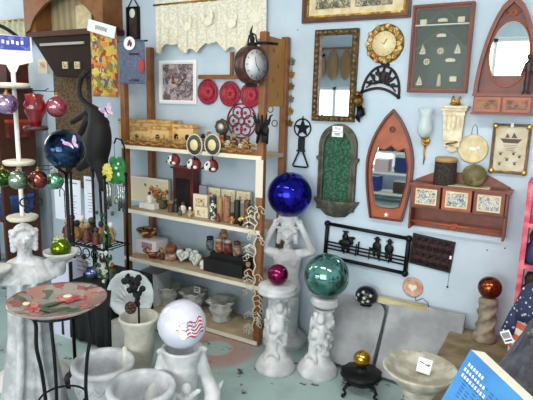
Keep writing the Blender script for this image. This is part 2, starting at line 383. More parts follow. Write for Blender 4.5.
for x, z, k in ((-.32, .31, 0), (0, .32, 1), (.3, .32, 0), (0, .15, 1), (-.3, 0, 2), (0, -.02, 3), (.28, 0, 2), (-.22, -.14, 3), (.18, -.13, 1), (-.32, -.36, 2), (.02, -.36, 4), (.25, -.34, 0)):
    m = MB(); q = (x*sw, -.018, z*sh)
    if k == 0: m.box(q, (.035, .015, .028)).box((q[0], q[1]-.008, q[2]), (.02, .004, .014))
    if k == 1: m.box(q, (.05, .012, .014)).box((q[0], q[1], q[2]+.008), (.03, .01, .006))
    if k == 2: m.prism([(q[0]-.018, q[2]-.015), (q[0]+.018, q[2]-.015), (q[0]+.014, q[2]-.025), (q[0]-.014, q[2]-.025)], -.008, -.022).prism([(q[0]-.014, q[2]-.012), (q[0]-.001, q[2]-.012), (q[0]-.001, q[2]+.03)], -.012, -.016).prism([(q[0]+.002, q[2]-.012), (q[0]+.016, q[2]-.012), (q[0]+.002, q[2]+.024)], -.012, -.016)
    if k == 3: m.ring((q[0], -.014, q[2]), .014, .004, 16); m.tube([(q[0]-.014, -.014, q[2]), (q[0]+.014, -.014, q[2])], .002, 5); m.tube([(q[0], -.014, q[2]-.014), (q[0], -.014, q[2]+.014)], .002, 5)
    if k == 4: m.lathe([(.013, -.03), (.008, .02), (.010, .022), (.006, .03), (.001, .04)], 12, c=q)
    m.obj('nautical_model', tan, t)
MB().box((0, -.044, 0), (sw-.034, .002, sh-.034)).obj('glass_pane', glass('case_glass', (200,214,216), .05, .03), sbx)
# 7 large boat mirror with drawers
bl = P(468, 94); br = P(540, 97); tip = P(509, -4); cx = P(505, 94).x
hw = (cx-P(474, 94).x); zb = P(505, 95).z; ht = tip.z-zb
t = thing('boat_mirror', (cx, W, zb), 'large pointed boat-shaped cherry wood mirror with an oval glass and two drawers', 'mirror')
def boat(hw, ht, n=10, p=.62, bot=0.0): 
    L = [(-hw*(1-(k/n)**1.7)**p*(1-.0*k), bot+ht*k/n) for k in range(n+1)]
    return L + [(-x, z) for x, z in L[-2::-1]]
out = boat(hw, ht); inn = boat(hw-.022, ht-.05, bot=.012)
MB().band(out, inn, 0, -.05).obj('hull_frame', woodred, t)
m = MB(); oc = P(509, 54).z-zb; orx = (P(529, 54).x-P(488, 54).x)/2; orz = (P(509, 21).z-P(509, 88).z)/2
inn2 = []
for k in range(len(inn)):
    x, z = inn[k]; a = math.atan2((z-oc)/orz, x/orx); inn2.append((orx*math.cos(a), oc+orz*math.sin(a)))
m.band(inn, inn2, -.002, -.02); m.obj('back_board', mat('deep_cherry', (112,48,34), .4, col2=(92,40,28), scale=14), t)
MB().prism(ellipse(orx+.002, orz+.002, 36, 0, oc), -.004, -.012).obj('mirror_glass', mirror, t)
MB().ring((0, -.02, oc), 1, .005, 36, sc=(orx, orz)).obj('mirror_rim', woodorg, t)
MB().tube([(-.03, -.02, ht*.83), (-.02, -.024, ht*.80), (0, -.026, ht*.86), (.02, -.024, ht*.80), (.03, -.02, ht*.83)], .005).ring((0, -.024, ht*.83), .016, .004, 14).obj('carving', woodorg, t)
dh = zb-P(505, 115).z
hw2 = hw; hw = cx-P(473, 105, W-.11).x
MB().box((0, -.05, -dh/2), (2*hw+.005, .10, dh)).box((0, -.055, -.004), (2*hw+.02, .12, .010)).box((0, -.055, -dh+.004), (2*hw+.02, .12, .010)).obj('base_cabinet', woodred, t)
for s_ in (-1, 1):
    d = MB().box((s_*hw*.5, -.106, -dh/2), (hw*.92, .012, dh*.72)).obj('drawer', woodorg, t)
    MB().box((s_*hw*.5, -.113, -dh/2), (hw*.72, .004, dh*.45)).obj('drawer_panel', mat('drawer_panel', (150,104,72), .5, col2=(96,60,46), scale=30), d)
    MB().ball((s_*hw*.5, -.12, -dh/2), .006, 8).obj('knob', brass, d)
# dark figure standing on the cabinet
zf = zb+.001; xf = P(527, 92).x
t = thing('figurine', (xf, W-.085, zf), 'dark slim standing figurine in front of the large boat mirror', 'figurine')
MB().lathe([(.02, 0), (.02, .01), (.012, .02), (.016, .06), (.012, .09), (.018, .13), (.016, .16), (.006, .175)], 12).ball((0, 0, .19), .015, 10).cone((-.015, 0, .155), (-.03, -.01, .10), .006, .005).cone((.015, 0, .155), (.028, -.01, .10), .006, .005).sculpt('figure', mat('dark_resin', (54,32,28), .4), t, voxel=.003)
# 8 glass and brass sconce
c = P(426, 141)
t = thing('candle_sconce', (c.x, W, c.z), 'brass wall sconce with a tall clear glass hurricane shade', 'sconce')
MB().ball((0, -.012, 0), (.028, .012, .028), 14).ring((0, -.02, 0), .02, .006, 14).tube([(0, -.02, 0), (.012, -.05, -.01), (0, -.06, .01)], .006).lathe([(.006, 0), (.02, .01), (.022, .016)], 14, c=(0, -.06, .01)).tube([(0, -.01, -.02), (-.004, -.012, -.07), (0, -.01, -.10), (-.004, -.008, -.14)], [.009, .005, .006, .002]).obj('bracket', brass, t)
MB().lathe([(.022, .0), (.040, .025), (.043, .06), (.034, .10), (.036, .13), (.046, .165)], 18, c=(0, -.06, .026), cap=False).obj('glass_shade', glass('clear_glass', (226,238,240), .45), t, solid=.002)
MB().lathe([(.009, 0), (.009, .05)], 10, c=(0, -.06, .022)).obj('candle', cream, t)
# 9 cream corbel
c, w_, h_ = quad((440, 106), (468, 106), (466, 152), (443, 152))
t = thing('wall_corbel', (c.x, W, c.z), 'cream carved tapering corbel shelf on the blue wall', 'wall shelf')
m = MB()
for k, (wf, d, z0, z1) in enumerate(((1.08, .075, .46, .5), (.98, .065, .40, .46), (.86, .055, .30, .40), (.78, .045, .0, .30), (.74, .042, -.25, 0), (.62, .035, -.38, -.25))):
    m.box((0, -d/2, (z0+z1)/2*h_), (w_*wf, d, (z1-z0)*h_+.002))
m.ball((0, -.015, -.42*h_), (.03, .015, .025), 12)
for k in range(4): m.tube([(-w_*.27+k*w_*.18, -.045, .02*h_), (-w_*.27+k*w_*.18, -.055, .30*h_)], .004, 6)
m.obj('corbel_body', mat('cream_plaster', (236,224,196), .7, col2=(214,196,160), scale=20, bump=.4), t, bevel=.003)
MB().tube([(-.03, -.035, -.33*h_), (0, -.045, -.30*h_), (.03, -.035, -.26*h_)], .006).ball((0, -.02, -.36*h_), (.03, .02, .006), 10).obj('gilt_ribbon', gold, t)
t2 = thing('gilt_figurine', (c.x, W-.035, c.z+.5*h_+.001), 'small gilt figurine group on top of the cream corbel', 'figurine')
MB().ball((0, 0, .01), (.034, .02, .010), 10).ball((-.014, 0, .03), (.010, .01, .02), 8).ball((.014, 0, .025), (.01, .01, .016), 8).ball((.022, 0, .045), .008, 8).ball((-.014, 0, .05), .007, 8).ball((0, 0, .022), .012, 8).sculpt('figure', gold, t2, voxel=.003)
# 10 round cream plate
c = P(473, 149); s = mpp(c)
t = thing('wall_plate', (c.x, W, c.z), 'round cream plaque with a raised cow silhouette hung by a wire loop', 'wall decoration')
MB().lathe([(.078, 0), (.082, .006), (.074, .012), (.068, .008), (.001, .009)], 32, ax='y').obj('plate', cream, t)
MB().ball((0, -.010, 0), (.026, .005, .011), 10).ball((.028, -.010, .008), (.010, .004, .008), 8).box((-.018, -.010, -.014), (.006, .004, .018)).box((.016, -.010, -.014), (.006, .004, .018)).obj('cow_relief', mat('relief_white', (240,236,220), .6), t)
MB().tube([(-.016, -.004, .078), (-.012, -.004, .12), (0, -.004, .14), (.012, -.004, .12), (.016, -.004, .078)], .0018, 6).obj('hanger', mat('wire', (120,110,100), .4, .7), t)
# 11 nautical print
c, w_, h_ = quad((494, 123), (532, 125), (527, 175), (489, 172))
t = framed('framed_print', c, w_, h_, 'cream sailing ship print in a dark frame with gold corners', 'picture', mat('weathered_frame', (120,96,78), .5, col2=(80,64,54), scale=20), .014, inner=gold, iw=.003, picture=mat('aged_print', (214,206,182), .7, col2=(196,184,156), scale=14))
for sx in (-1, 1):
    for sz in (-1, 1): MB().ball((sx*(w_/2-.012), -.026, sz*(h_/2-.012)), (.016, .006, .016), 10).obj('corner', brass, t)
shp = mat('print_ink', (96,78,66), .7)
m = MB(); m.prism([(-.055, .055), (.055, .055), (.035, .032), (-.035, .032)], -.009, -.0105).prism([(-.03, .06), (-.006, .06), (-.02, .085)], -.009, -.0105).prism([(.0, .06), (.03, .06), (.012, .09)], -.009, -.0105)
for x, z in ((-.045, -.02), (.02, -.015), (.05, -.03), (-.045, -.075), (-.01, -.05), (.03, -.07)): m.box((x, -.0095, z), (.025, .0015, .003)).ball((x, -.0095, z-.01), (.007, .001, .007), 8)
for k in range(4): m.box((.0, -.0095, .02-k*.009), (.07-.01*k, .0012, .002))
m.obj('ship_drawing', shp, t)
MB().tube([(0, -.004, h_/2), (0.01, -.008, h_/2+.03), (0, -.004, h_/2+.05)], .0015, 6).box((0, -.03, h_/2-.005), (.014, .003, .022)).obj('hang_tag', paper, t)
# 12 cherry wall shelf with three doors and peg rail
zl = P(412, 227).z; c, w_, h_ = quad((411, 188), (511, 187), (503, 241), (409, 228), Y=W-.09)
t = thing('wall_shelf', (c.x, W, c.z), 'cherry wood wall shelf with three picture doors and a towel bar', 'wall shelf')
dp = .11; hb = h_
m = MB(); m.box((0, -.006, 0), (w_, .012, hb)); m.box((-w_/2+.006, -dp/2, 0), (.012, dp, hb)); m.box((w_/2-.006, -dp/2, 0), (.012, dp, hb)); m.box((0, -dp/2, -.0), (w_, dp, .010))
m.box((0, -dp/2-.006, hb/2), (w_+.03, dp+.03, .014))
m.prism([(-w_/2, hb/2), (w_/2, hb/2), (w_/2, hb/2+.015), (w_*.26, hb/2+.075), (-w_*.26, hb/2+.075), (-w_/2, hb/2+.015)], 0, -.012)
m.obj('cabinet', woodred, t, bevel=.002)
tile = art('delft_tile', [(214,214,200), (130,140,150), (180,186,184), (90,96,104), (200,190,170)], 70)
for k in (-1, 0, 1):
    dx = k*(w_/3-.006); d = MB().box((dx, -dp-.006, hb*.25), (w_/3-.016, .012, hb*.46)).obj('door', woodorg if k == 0 else woodred, t, bevel=.002)
    MB().band(rect(w_/3-.055, hb*.34, dx, hb*.25), rect(w_/3-.07, hb*.28, dx, hb*.25), -dp-.010, -dp-.015).obj('tile_border', cream, d)
    MB().box((dx, -dp-.0125, hb*.25), (w_/3-.07, .002, hb*.28)).obj('picture_tile', tile, d)
MB().tube([(-w_/2+.01, -dp+.015, -hb*.32), (w_/2-.01, -dp+.015, -hb*.32)], .006).obj('towel_bar', woodorg, t)
MB().ring((.0, -dp+.015, -hb*.35), .018, .005, 16).ball((0, -dp+.008, -hb*.36), .012, 10).obj('towel_ring', woodorg, t)
stop = c.z+hb/2+.007
X = xat(444, W-.065, stop)
t = thing('round_box', (X, W-.062, stop), 'dark woven cylindrical box with a tan lid on the cherry shelf', 'box')
MB().lathe([(.060, 0), (.062, .01), (.060, .125), (.058, .128)], 28).obj('basket_body', mat('dark_weave', (64,54,44), .8, col2=(40,34,28), kind='voronoi', scale=90, bump=.5), t)
MB().lathe([(.062, .129), (.062, .15), (.05, .156)], 28).obj('lid', mat('tan_lid', (176,140,92), .6), t)
X = xat(473, W-.065, stop)
t = thing('gourd', (X, W-.065, stop+.006), 'round mottled green-brown gourd ball on the cherry shelf', 'gourd')
MB().ball((0, 0, .060), (.066, .052, .062), 24).obj('gourd_body', mat('gourd_skin', (98,92,50), .5, col2=(140,128,86), scale=18, lo=.5, hi=.6, bump=.3), t)
t = tag(MB().box((0, 0, 0), (.24, .1, .003)).obj('doily', cream, loc=(X-.03, W-.064, stop+.002)), 'cream lace doily lying under the gourd on the cherry shelf', 'doily')
# 13 small boat mirror
tip = P(395, 109); bot = P(386, 219); hgt = tip.z-bot.z; cx = (tip.x+bot.x)/2
hw = (P(413.5, 165).x-P(366.5, 165).x)/2
t = thing('boat_mirror', (cx, W, bot.z), 'small orange wood boat-shaped mirror with a star at its foot', 'mirror')
n = 14
def sb(hw, top, b0=0.0):
    L = []
    for k in range(n+1):
        u = k/n; z = b0+(top-b0)*u
        x = hw*(.70+.30*math.sin(min(u, .5)/.5*PI/2)) if u <= .5 else hw*max(0, math.cos((u-.5)/.5*PI/2))**.8
        L.append((-x, z))
    return L+[(-x, z) for x, z in L[-2::-1]]
o1 = sb(hw, hgt); i1 = sb(hw-.012, hgt-.02, .008)
MB().band(o1, i1, 0, -.035).obj('hull_frame', mat('dark_red_edge', (96,40,30), .4), t)
MB().prism(i1, -.001, -.010).obj('back_board', woodorg, t)
mz0 = hgt*.13; mz1 = hgt*.66; mw = hw*.74
mo = [(-mw*.72, mz0), (-mw*.3, mz0-.015), (mw*.3, mz0-.015), (mw*.72, mz0), (mw, hgt*.35), (mw*1.02, hgt*.5), (mw*.75, mz1), (mw*.4, mz1-.02), (0, mz1+.01), (-mw*.4, mz1-.02), (-mw*.75, mz1), (-mw*1.02, hgt*.5), (-mw, hgt*.35)]
MB().prism(mo, -.011, -.015).obj('mirror_glass', mirror, t)
MB().tube([(x, -.015, z) for x, z in mo], .004, 6, closed=True).obj('mirror_rim', mat('dark_red_edge2', (110,50,34), .4), t)
star = [((.018 if k % 2 == 0 else .007)*math.sin(PI*k/5), .03+(.018 if k % 2 == 0 else .007)*math.cos(PI*k/5)) for k in range(10)]
MB().prism(star, -.010, -.017).obj('star', whitepaint, t)
MB().ring((0, -.012, hgt*.82), .016, .004, 14).ring((0, -.012, hgt*.82), .007, .003, 10).obj('carving', mat('dark_red_edge3', (110,50,34), .4), t)
# 14 green wall fountain
c, w_, h_ = quad((319, 128), (360, 128), (356, 197), (320, 197))
bz = P(338, 213).z; tz = P(341, 124).z
w_ = P(357.5, 165).x-P(320.5, 165).x
stone = mat('verdigris_stone', (98,96,80), .8, col2=(64,66,56), scale=18, bump=.5)
t = thing('wall_fountain', (c.x, W, bz), 'arched grey wall fountain with a green mosaic panel and half-round basin', 'fountain')
H_ = tz-bz; r0 = w_*.5
def arch(r, z0, top, n=16): 
    cz = top-r*1.1
    return [(-r, z0)]+[(-r*math.cos(PI*k/n), cz+r*1.1*math.sin(PI*k/n)) for k in range(n+1)]+[(r, z0)]
o1 = arch(r0, .02, H_); i1 = arch(r0-.035, .045, H_-.04)
MB().band(o1, i1, 0, -.035).tube([(x, -.034, z) for x, z in arch(r0-.016, .05, H_-.018)], .007, 6).obj('arch_frame', stone, t)
MB().prism(i1, -.004, -.012).obj('mosaic_panel', mat('green_mosaic', (60,128,92), .35, col2=(22,72,50), kind='voronoi', scale=60, lo=.1, hi=.6, bump=.6), t)
for s_ in (-1, 1): MB().box((s_*r0, -.018, H_*.62), (.03, .036, .02)).ball((s_*r0, -.02, H_*.60), .014, 8).obj('side_scroll', stone, t)
bw = w_*.60
MB().lathe([(.02, -.03), (bw*.45, -.02), (bw*.8, .03), (bw, .075), (bw*1.03, .09), (bw*.92, .09), (bw*.6, .05)], 32, c=(0, 0, .0), sc=(1, .55), mod=lambda a, z: 1+.02*math.cos(16*a)).obj('basin', stone, t)
for v in kids(t)[-1].data.vertices:
    if v.co.y > -.001: v.co.y = -.001
m = MB(); m.box((0, -.042, H_-.03), (.07, .002, .035)).box((.0, -.042, H_-.065), (.075, .002, .03)); tg = m.obj('price_tag', paper, t)
m = MB()
for x, z, ww in ((-.01, -.025, .018), (.012, -.03, .014), (0, -.06, .04), (0, -.068, .03)): m.box((x, -.0435, H_+z), (ww, .001, .004))
m.obj('tag_writing', ink, tg)
# 15 star dinner bell
c = P(303, 128); s = mpp(c)
t = thing('dinner_bell', (c.x, W, c.z), 'black iron ringed-star dinner triangle hanging on the wall', 'dinner bell')
m = MB(); r1 = 9*s; m.ring((0, -.008, 0), r1, .005, 24)
m.prism([((r1 if k % 2 == 0 else r1*.42)*math.sin(PI*k/5), (r1 if k % 2 == 0 else r1*.42)*math.cos(PI*k/5)) for k in range(10)], 0, -.012); m.tube([(0, -.008, r1), (0, -.008, r1+.02)], .004)
m.obj('star_ring', black, t)
MB().box((0, -.015, -r1-.045), (.04, .03, .085)).box((0, -.02, -r1-.09), (.055, .03, .012)).obj('holder', blackmatte, t, bevel=.003)
z0 = -r1-.09
MB().tube([(-.012, -.02, z0), (-.05, -.02, z0-.085), (-.058, -.02, z0-.10), (-.045, -.02, z0-.108), (.045, -.02, z0-.108), (.058, -.02, z0-.10), (.05, -.02, z0-.085), (.012, -.02, z0)], .006).obj('triangle', black, t)
# 16 hanging brass string
a_ = P(293, 57); b_ = P(287, 126)
t = thing('hanging_ornament', (a_.x, W, a_.z), 'long string of small brass and silver charms hung beside the bookcase', 'hanging ornament')
L = a_.z-b_.z
MB().tube([(0, -.012, 0), (0, -.012, -L)], .0015, 5).obj('cord', mat('cord_grey', (110,105,90), .7), t)
for k in range(6):
    m = MB(); z = -.03-k*(L-.05)/5
    for q in range(5): m.ball((.017*math.sin(q*1.256), -.012, z+.017*math.cos(q*1.256)), (.009, .006, .009), 8)
    m.ring((0, -.012, z), .014, .003, 12); m.ball((0, -.014, z), .007, 8)
    m.obj('charm', [mat('pewter', (130,130,120), .4, .7), brass, mat('antique_brass', (130,108,62), .4, .7)][k % 3], t)
# 17 cowboy coat rack
tl = P(328, 222); tr = P(409, 237); br_ = P(406, 274); bl_ = P(330, 253)
ang = 0
t = thing('cowboy_wall_art', ((tl.x+tr.x)/2, W, (tl.z+br_.z)/2), 'black iron wall art of cowboys sitting on a rail fence', 'wall art', rot=(0, math.atan2(tl.z-tr.z, tr.x-tl.x), 0))
w_ = (tr-tl).length; h_ = ((tl-bl_).z+(tr-br_).z)/2
m = MB()
for z in (h_/2, -h_/2): m.tube([(-w_/2, -.014, z), (w_/2, -.014, z)], .012)
for x in (-w_/2, w_/2): m.tube([(x, -.014, -h_/2-.01), (x, -.014, h_/2+.01)], .014)
m.obj('frame', black, t)
for x in (-w_/2, w_/2):
    for z in (h_/2, -h_/2): MB().ball((x, -.016, z), .022, 10).obj('corner_knob', black, t)
m = MB()
for z in (.0, -.022, -.045): m.tube([(-w_/2, -.012, z-.01), (w_/2, -.012, z-.012)], .0055, 6)
for x in (-.14, -.06, .03, .1, .16): m.box((x, -.012, -.03), (.007, .006, .08))
m.obj('rail_fence', black, t)
def cowboy(x, z, q=1):
    m = MB(); m.ball((x, -.014, z+.022), (.029, .010, .034), 12); m.ball((x, -.014, z+.060), (.014, .009, .014), 8); m.ball((x, -.014, z+.070), (.026, .009, .006), 8); m.ball((x, -.014, z+.077), (.014, .008, .010), 8)
    m.tube([(x-.012, -.012, z), (x-.014, -.012, z-.03), (x-.01, -.012, z-.045)], [.012, .010, .007], 6); m.tube([(x+.012, -.012, z), (x+.014, -.012, z-.03), (x+.02, -.012, z-.05)], [.012, .010, .007], 6)
    m.obj('cowboy', black, t)
cowboy(.075, .0); cowboy(.155, .0); 
m = MB(); m.ball((-.14, -.012, .0), (.046, .009, .027), 10).ball((-.10, -.012, .025), (.016, .008, .030), 8, (0, -.5, 0)).ball((-.088, -.012, .045), (.018, .008, .010), 8)
for q in (-.155, -.145, -.12, -.11): m.tube([(q, -.012, -.01), (q+.003, -.012, -.06)], .006, 6)
m.ball((-.14, -.012, .042), (.022, .009, .030), 8).ball((-.14, -.012, .072), .013, 8).ball((-.14, -.012, .080), (.025, .008, .006), 8).obj('horse_rider', black, t)
MB().box((-.045, -.012, -.01), (.010, .008, .08)).box((.04, -.012, .0), (.02, .006, .015)).obj('post', black, t)
# 18 black scroll plaque
c, w_, h_ = quad((412, 235), (455, 239), (452, 270), (410, 265))
t = thing('scroll_plaque', (c.x, W, c.z), 'square black openwork iron plaque under the cherry shelf', 'wall art', rot=(0, .08, 0))
MB().band(rect(w_, h_), rect(w_-.02, h_-.02), -.002, -.015).obj('frame', mat('dark_iron_brown', (38,30,28), .5, .4), t)
m = MB(); m.mi = 0
for i in range(6):
    for j in range(4):
        x = -w_/2+.024+i*(w_-.048)/5; z = -h_/2+.024+j*(h_-.048)/3
        m.ring((x, -.011, z), .015, .005, 12); m.ball((x+.012*(j % 2), -.011, z), .008, 6)
m.obj('scrollwork', mat('iron_brown', (26,20,20), .5, .3), t)
MB().box((0, -.002, 0), (w_-.015, .003, h_-.015)).obj('backing', mat('plaque_backing', (70,40,38), .8), t)
MB().box((w_/2-.012, -.017, 0), (.012, .002, .02)).obj('price_tag', paper, t)
m = MB().tube([(w_/2-.005, -.01, -h_/2), (w_/2, -.006, -h_/2-.085)], .001, 5).ball((w_/2, -.008, -h_/2-.09), .006, 8); m.obj('pull_string', blackmatte, t)
# 19 heart night light
c = P(413, 287)
t = thing('heart_plaque', (c.x, W, c.z), 'small round peach plaque with a white heart and a trailing cord', 'plaque')
MB().lathe([(.062, 0), (.064, .008), (.056, .014), (.05, .010), (.001, .011)], 28, ax='y').obj('plate', mat('peach_ceramic', (206,168,146), .5, col2=(186,140,118), scale=30), t)
hp = [(.0016*16*math.sin(a)**3, .0016*(13*math.cos(a)-5*math.cos(2*a)-2*math.cos(3*a)-math.cos(4*a))) for a in [2*PI*k/24 for k in range(24)]]
MB().prism(hp, -.011, -.015).obj('heart', mat('heart_cream', (240,226,208), .6), t)
MB().tube([(.02, -.008, -.055), (.03, -.03, -.075), (.07, -.03, -.05), (.10, -.02, -.075), (.12, -.02, -.13), (.10, -.02, -.16), (.08, -.02, -.13), (.09, -.02, -.11)], .0025, 6).obj('cord', mat('navy_cord', (40,50,80), .5), t)
# nails
for i, (x, y) in enumerate(((298, 30), (487, 250), (505, 248), (528, 209))):
    p = P(x, y); tag(MB().ball((0, -.004, 0), (.004, .005, .004), 8).obj('nail', blackmatte, loc=(p.x, W, p.z)), ['nail head left of the wide top picture', 'nail head below the cherry shelf, nearer the shelf', 'nail head below the right end of the cherry shelf', 'nail head beside the red rack at the right'][i], 'nail', 'nails in the wall')
# ================================================================== SLABS AND LOW THINGS ON THE RIGHT
def slab(name, x0, x1, yb, zt, label, rnd=.03):
    a = P(x0, yb, 3.0).x; b_ = P(x1, yb, 3.0).x; w_ = b_-a; L = .06
    t = zt; ybase = 2.78; ang = math.atan2(W-.035-ybase, t); Ls = t/math.cos(ang)
    n = 6; poly = [(-w_/2, 0), (w_/2, 0)]
    for s_, cx_ in ((1, w_/2-rnd), (-1, -w_/2+rnd)):
        for k in range(n+1):
            q = PI/2*k/n; q = q if s_ > 0 else PI/2+q
            poly.append((cx_+rnd*math.cos(q), Ls-rnd+rnd*math.sin(q)))
    m = MB().prism(poly, 0, -.04)
    o = m.obj(name, slabmat, loc=((a+b_)/2, ybase, .015), rot=(-ang, 0, 0), bevel=.006)
    return tag(o, label, 'slab', 'concrete slabs leaning on the wall')
z1 = P(360, 303, 3.03).z; z2 = P(425, 311, 3.03).z
slab('concrete_slab', 326, 385, 320, z1, 'concrete slab with a rounded left corner leaning on the wall behind the gold ball stand', .07)
slab('concrete_slab', 388, 464, 330, z2, 'square-cornered concrete slab leaning on the wall behind the birdbath', .012)
p = P(401, 307, 3.0)
t = tag(MB().box((0, 0, .018), (.30, .05, .036)).obj('wooden_strip', mat('pale_strip', (206,196,150), .7, col2=(180,168,124), scale=12), loc=(p.x, 3.02, z2+.0), bevel=.003), 'pale wooden strip lying along the top of the square concrete slab', 'wood strip')
p = P(367, 300, 3.0); 
t = thing('star_ball', (p.x, 2.985, z1+.012), 'black ball cut with white stars on top of the left concrete slab', 'ornament')
MB().ball((0, 0, .066), (.072, .072, .060), 20).lathe([(.03, 0), (.04, .004), (.03, .012)], 16).obj('ball', mat('black_glaze', (18,20,26), .25), t)
m = MB(); 
for a, e_ in ((-.5, .3), (.1, .1), (.7, .4), (-.1, .7), (.45, -.2), (-.7, -.15), (.0, -.35)):
    d = Vector((math.sin(a)*math.cos(e_), -math.cos(a)*math.cos(e_), math.sin(e_)))
    c_ = Vector((d.x*.0725, d.y*.0725, .066+d.z*.0605)); u = d.cross(Vector((0, 0, 1))).normalized(); v = u.cross(d)
    vs_ = [m.b.verts.new(c_+d*.001+(u*math.sin(PI*k/5)+v*math.cos(PI*k/5))*(.014 if k % 2 == 0 else .006)) for k in range(10)]; m._f(vs_)
m.obj('stars', whitepaint, t, solid=.001)
# platform and copper ball pillar
bx0 = P(443, 350, 2.8).x
t = tag(MB().box(((bx0+.45)/2, 2.8, .165), (.45-bx0, .5, .33)).obj('low_platform', mat('raw_board', (150,134,104), .9, col2=(118,104,78), scale=9, bump=.3), bevel=.01), 'low brown board platform under the copper ball pillar', 'platform')
def cherub_column(name, X, Y, z0, H_, r, label, cat='pedestal', m_=plasterw, rz=0, tilt=0, seed=1, vox=.007, plate=1.0):
    t = thing(name, (X, Y, z0), label, cat, rot=(0, tilt, rz))
    rnd = random.Random(seed); m = MB()
    m.lathe([(r*1.0, 0), (r*1.02, .02), (r*.95, .04), (r*.85, .06), (r*.62, .09), (r*.5, .13), (r*.45, H_*.5), (r*.45, H_*.82), (r*.6, H_*.86)], 28)
    # two small winged figures climbing round the shaft
    for s_, zb_, a0 in ((1, .12, -1.9), (-1, H_*.45, -1.2)):
        A = lambda a, rr, z: (rr*math.cos(a), rr*math.sin(a), z)
        hh = H_*.34
        m.cone(A(a0, r*.45, zb_+hh*.1), A(a0, r*.5, zb_+hh*.6), r*.26, r*.24)
        m.ball(A(a0+s_*.15, r*.62, zb_+hh*.88), r*.21, 12)
        m.ball(A(a0+s_*.15, r*.55, zb_+hh*.98), r*.20, 12)
        m.cone(A(a0-.25, r*.6, zb_+hh*.6), A(a0-.8, r*.55, zb_+hh*.95), r*.1, r*.08)
        m.cone(A(a0+.25, r*.6, zb_+hh*.6), A(a0+.8, r*.62, zb_+hh*.4), r*.1, r*.08)
        m.cone(A(a0-.2, r*.55, zb_+hh*.1), A(a0-.5, r*.68, zb_-hh*.1), r*.14, r*.1); m.cone(A(a0-.5, r*.68, zb_-hh*.1), A(a0-.35, r*.6, zb_-hh*.32), r*.10, r*.07)
        m.cone(A(a0+.2, r*.55, zb_+hh*.1), A(a0+.5, r*.66, zb_-hh*.02), r*.14, r*.1); m.cone(A(a0+.5, r*.66, zb_-hh*.02), A(a0+.55, r*.55, zb_-hh*.3), r*.10, r*.07)
        m.ball(A(a0+1.3, r*.55, zb_+hh*.6), (r*.2, r*.1, r*.36), 10, (0, .3, a0)); m.ball(A(a0-1.3, r*.55, zb_+hh*.6), (r*.2, r*.1, r*.36), 10, (0, -.3, a0))
    for k in range(26):
        a = rnd.uniform(0, 2*PI); z = rnd.uniform(.08, H_*.85); m.ball((r*.47*math.cos(a), r*.47*math.sin(a), z), r*rnd.uniform(.1, .2), 8)
    m.sculpt('shaft', m_, t, voxel=vox, smooth=2)
    if plate:
        MB().lathe([(r*.55*plate, 0), (r*.8*plate, .012), (r*.98*plate, .02), (r*1.0*plate, .035), (r*.92*plate, .045), (r*.96*plate, .052), (r*.9*plate, .062), (r*.3, .064)], 30).obj('capital', m_, t, loc=(0, 0, H_*.86))
    return t
def gazing(name, c, r, m_, label, cat='gazing ball', stem=True):
    t = thing(name, (c[0], c[1], c[2]-r), label, cat)
    MB().ball((0, 0, r), r, 40).obj('globe', m_, t)
    if stem: MB().lathe([(r*.22, .0), (r*.22, r*.08), (r*.18, r*.14)], 16, c=(0, 0, -r*.05)).obj('neck', m_, t)
    return t
def foil(name, c1, c2, scale, rough=.12, lo=.35, hi=.65, bump=.15): return mat(name, c1, rough, .85, col2=c2, scale=scale, bump=bump, kind='noise', lo=lo, hi=hi)
b0 = az(484, 340, .33); zc = zat(287, b0.x, b0.y); rb = 11.5*mpp((b0.x, b0.y, zc))
t = thing('pillar', (b0.x, b0.y, .331), 'small brown-grey twisted stone pillar holding the copper ball', 'pedestal')
hp_ = zc-rb*.9-.331; rp_ = rb*.8
m = MB().lathe([(rp_*1.25, 0), (rp_*1.3, .012), (rp_*1.25, .03), (rp_*.95, .045), (rp_*.85, hp_*.4), (rp_*.8, hp_*.7), (rp_*1.0, hp_*.85), (rp_*1.05, hp_*.92), (rp_*.7, hp_*.99)], 32)
for j in range(3): m.tube([(rp_*.85*math.cos(j*2.09+k*.42), rp_*.85*math.sin(j*2.09+k*.42), .04+(hp_*.85-.04)*k/11) for k in range(12)], rp_*.26, 8)
m.sculpt('shaft', mat('brown_stone', (164,152,132), .9, col2=(124,114,98), scale=16, bump=.4), t, voxel=.006, smooth=2)
gazing('copper_ball', (b0.x, b0.y, zc-.004), rb, foil('copper_foil', (150,76,44), (92,40,26), 14), 'shiny copper gazing ball on the brown stone pillar by the wall', stem=False)
# birdbath
q = P(420, 368, 2.2); bx, by, bz = q.x, q.y, q.z; rr = 36.5*mpp(q)
t = thing('birdbath', (bx, by, 0), 'pale concrete birdbath with a shallow bowl and a price tag', 'birdbath')
MB().lathe([(.13, 0), (.135, .02), (.11, .04), (.06, .08), (.045, .16), (.06, bz-.14), (.09, bz-.085), (.05, bz-.07)], 32).obj('pedestal', birdstone, t)
MB().lathe([(.03, bz-.085), (rr*.6, bz-.075), (rr*.92, bz-.02), (rr*.99, bz-.004), (rr, bz+.004), (rr*.96, bz+.008), (rr*.88, bz-.004), (rr*.55, bz-.04), (.001, bz-.048)], 44).obj('bowl', birdstone, t)
m = MB(); m.box((0, 0, 0), (.062, .002, .066)); tg = m.obj('price_tag', paper, t, loc=(.012, .03, bz+.0), rot=(-.35, .12, .1))
m = MB()
for z, w2, x in ((.012, .022, -.012), (.006, .02, .012), (.01, .012, .02)): m.box((x, -.0015, z), (w2, .001, .004), (0, .2, 0))
m.obj('tag_writing', ink, tg)
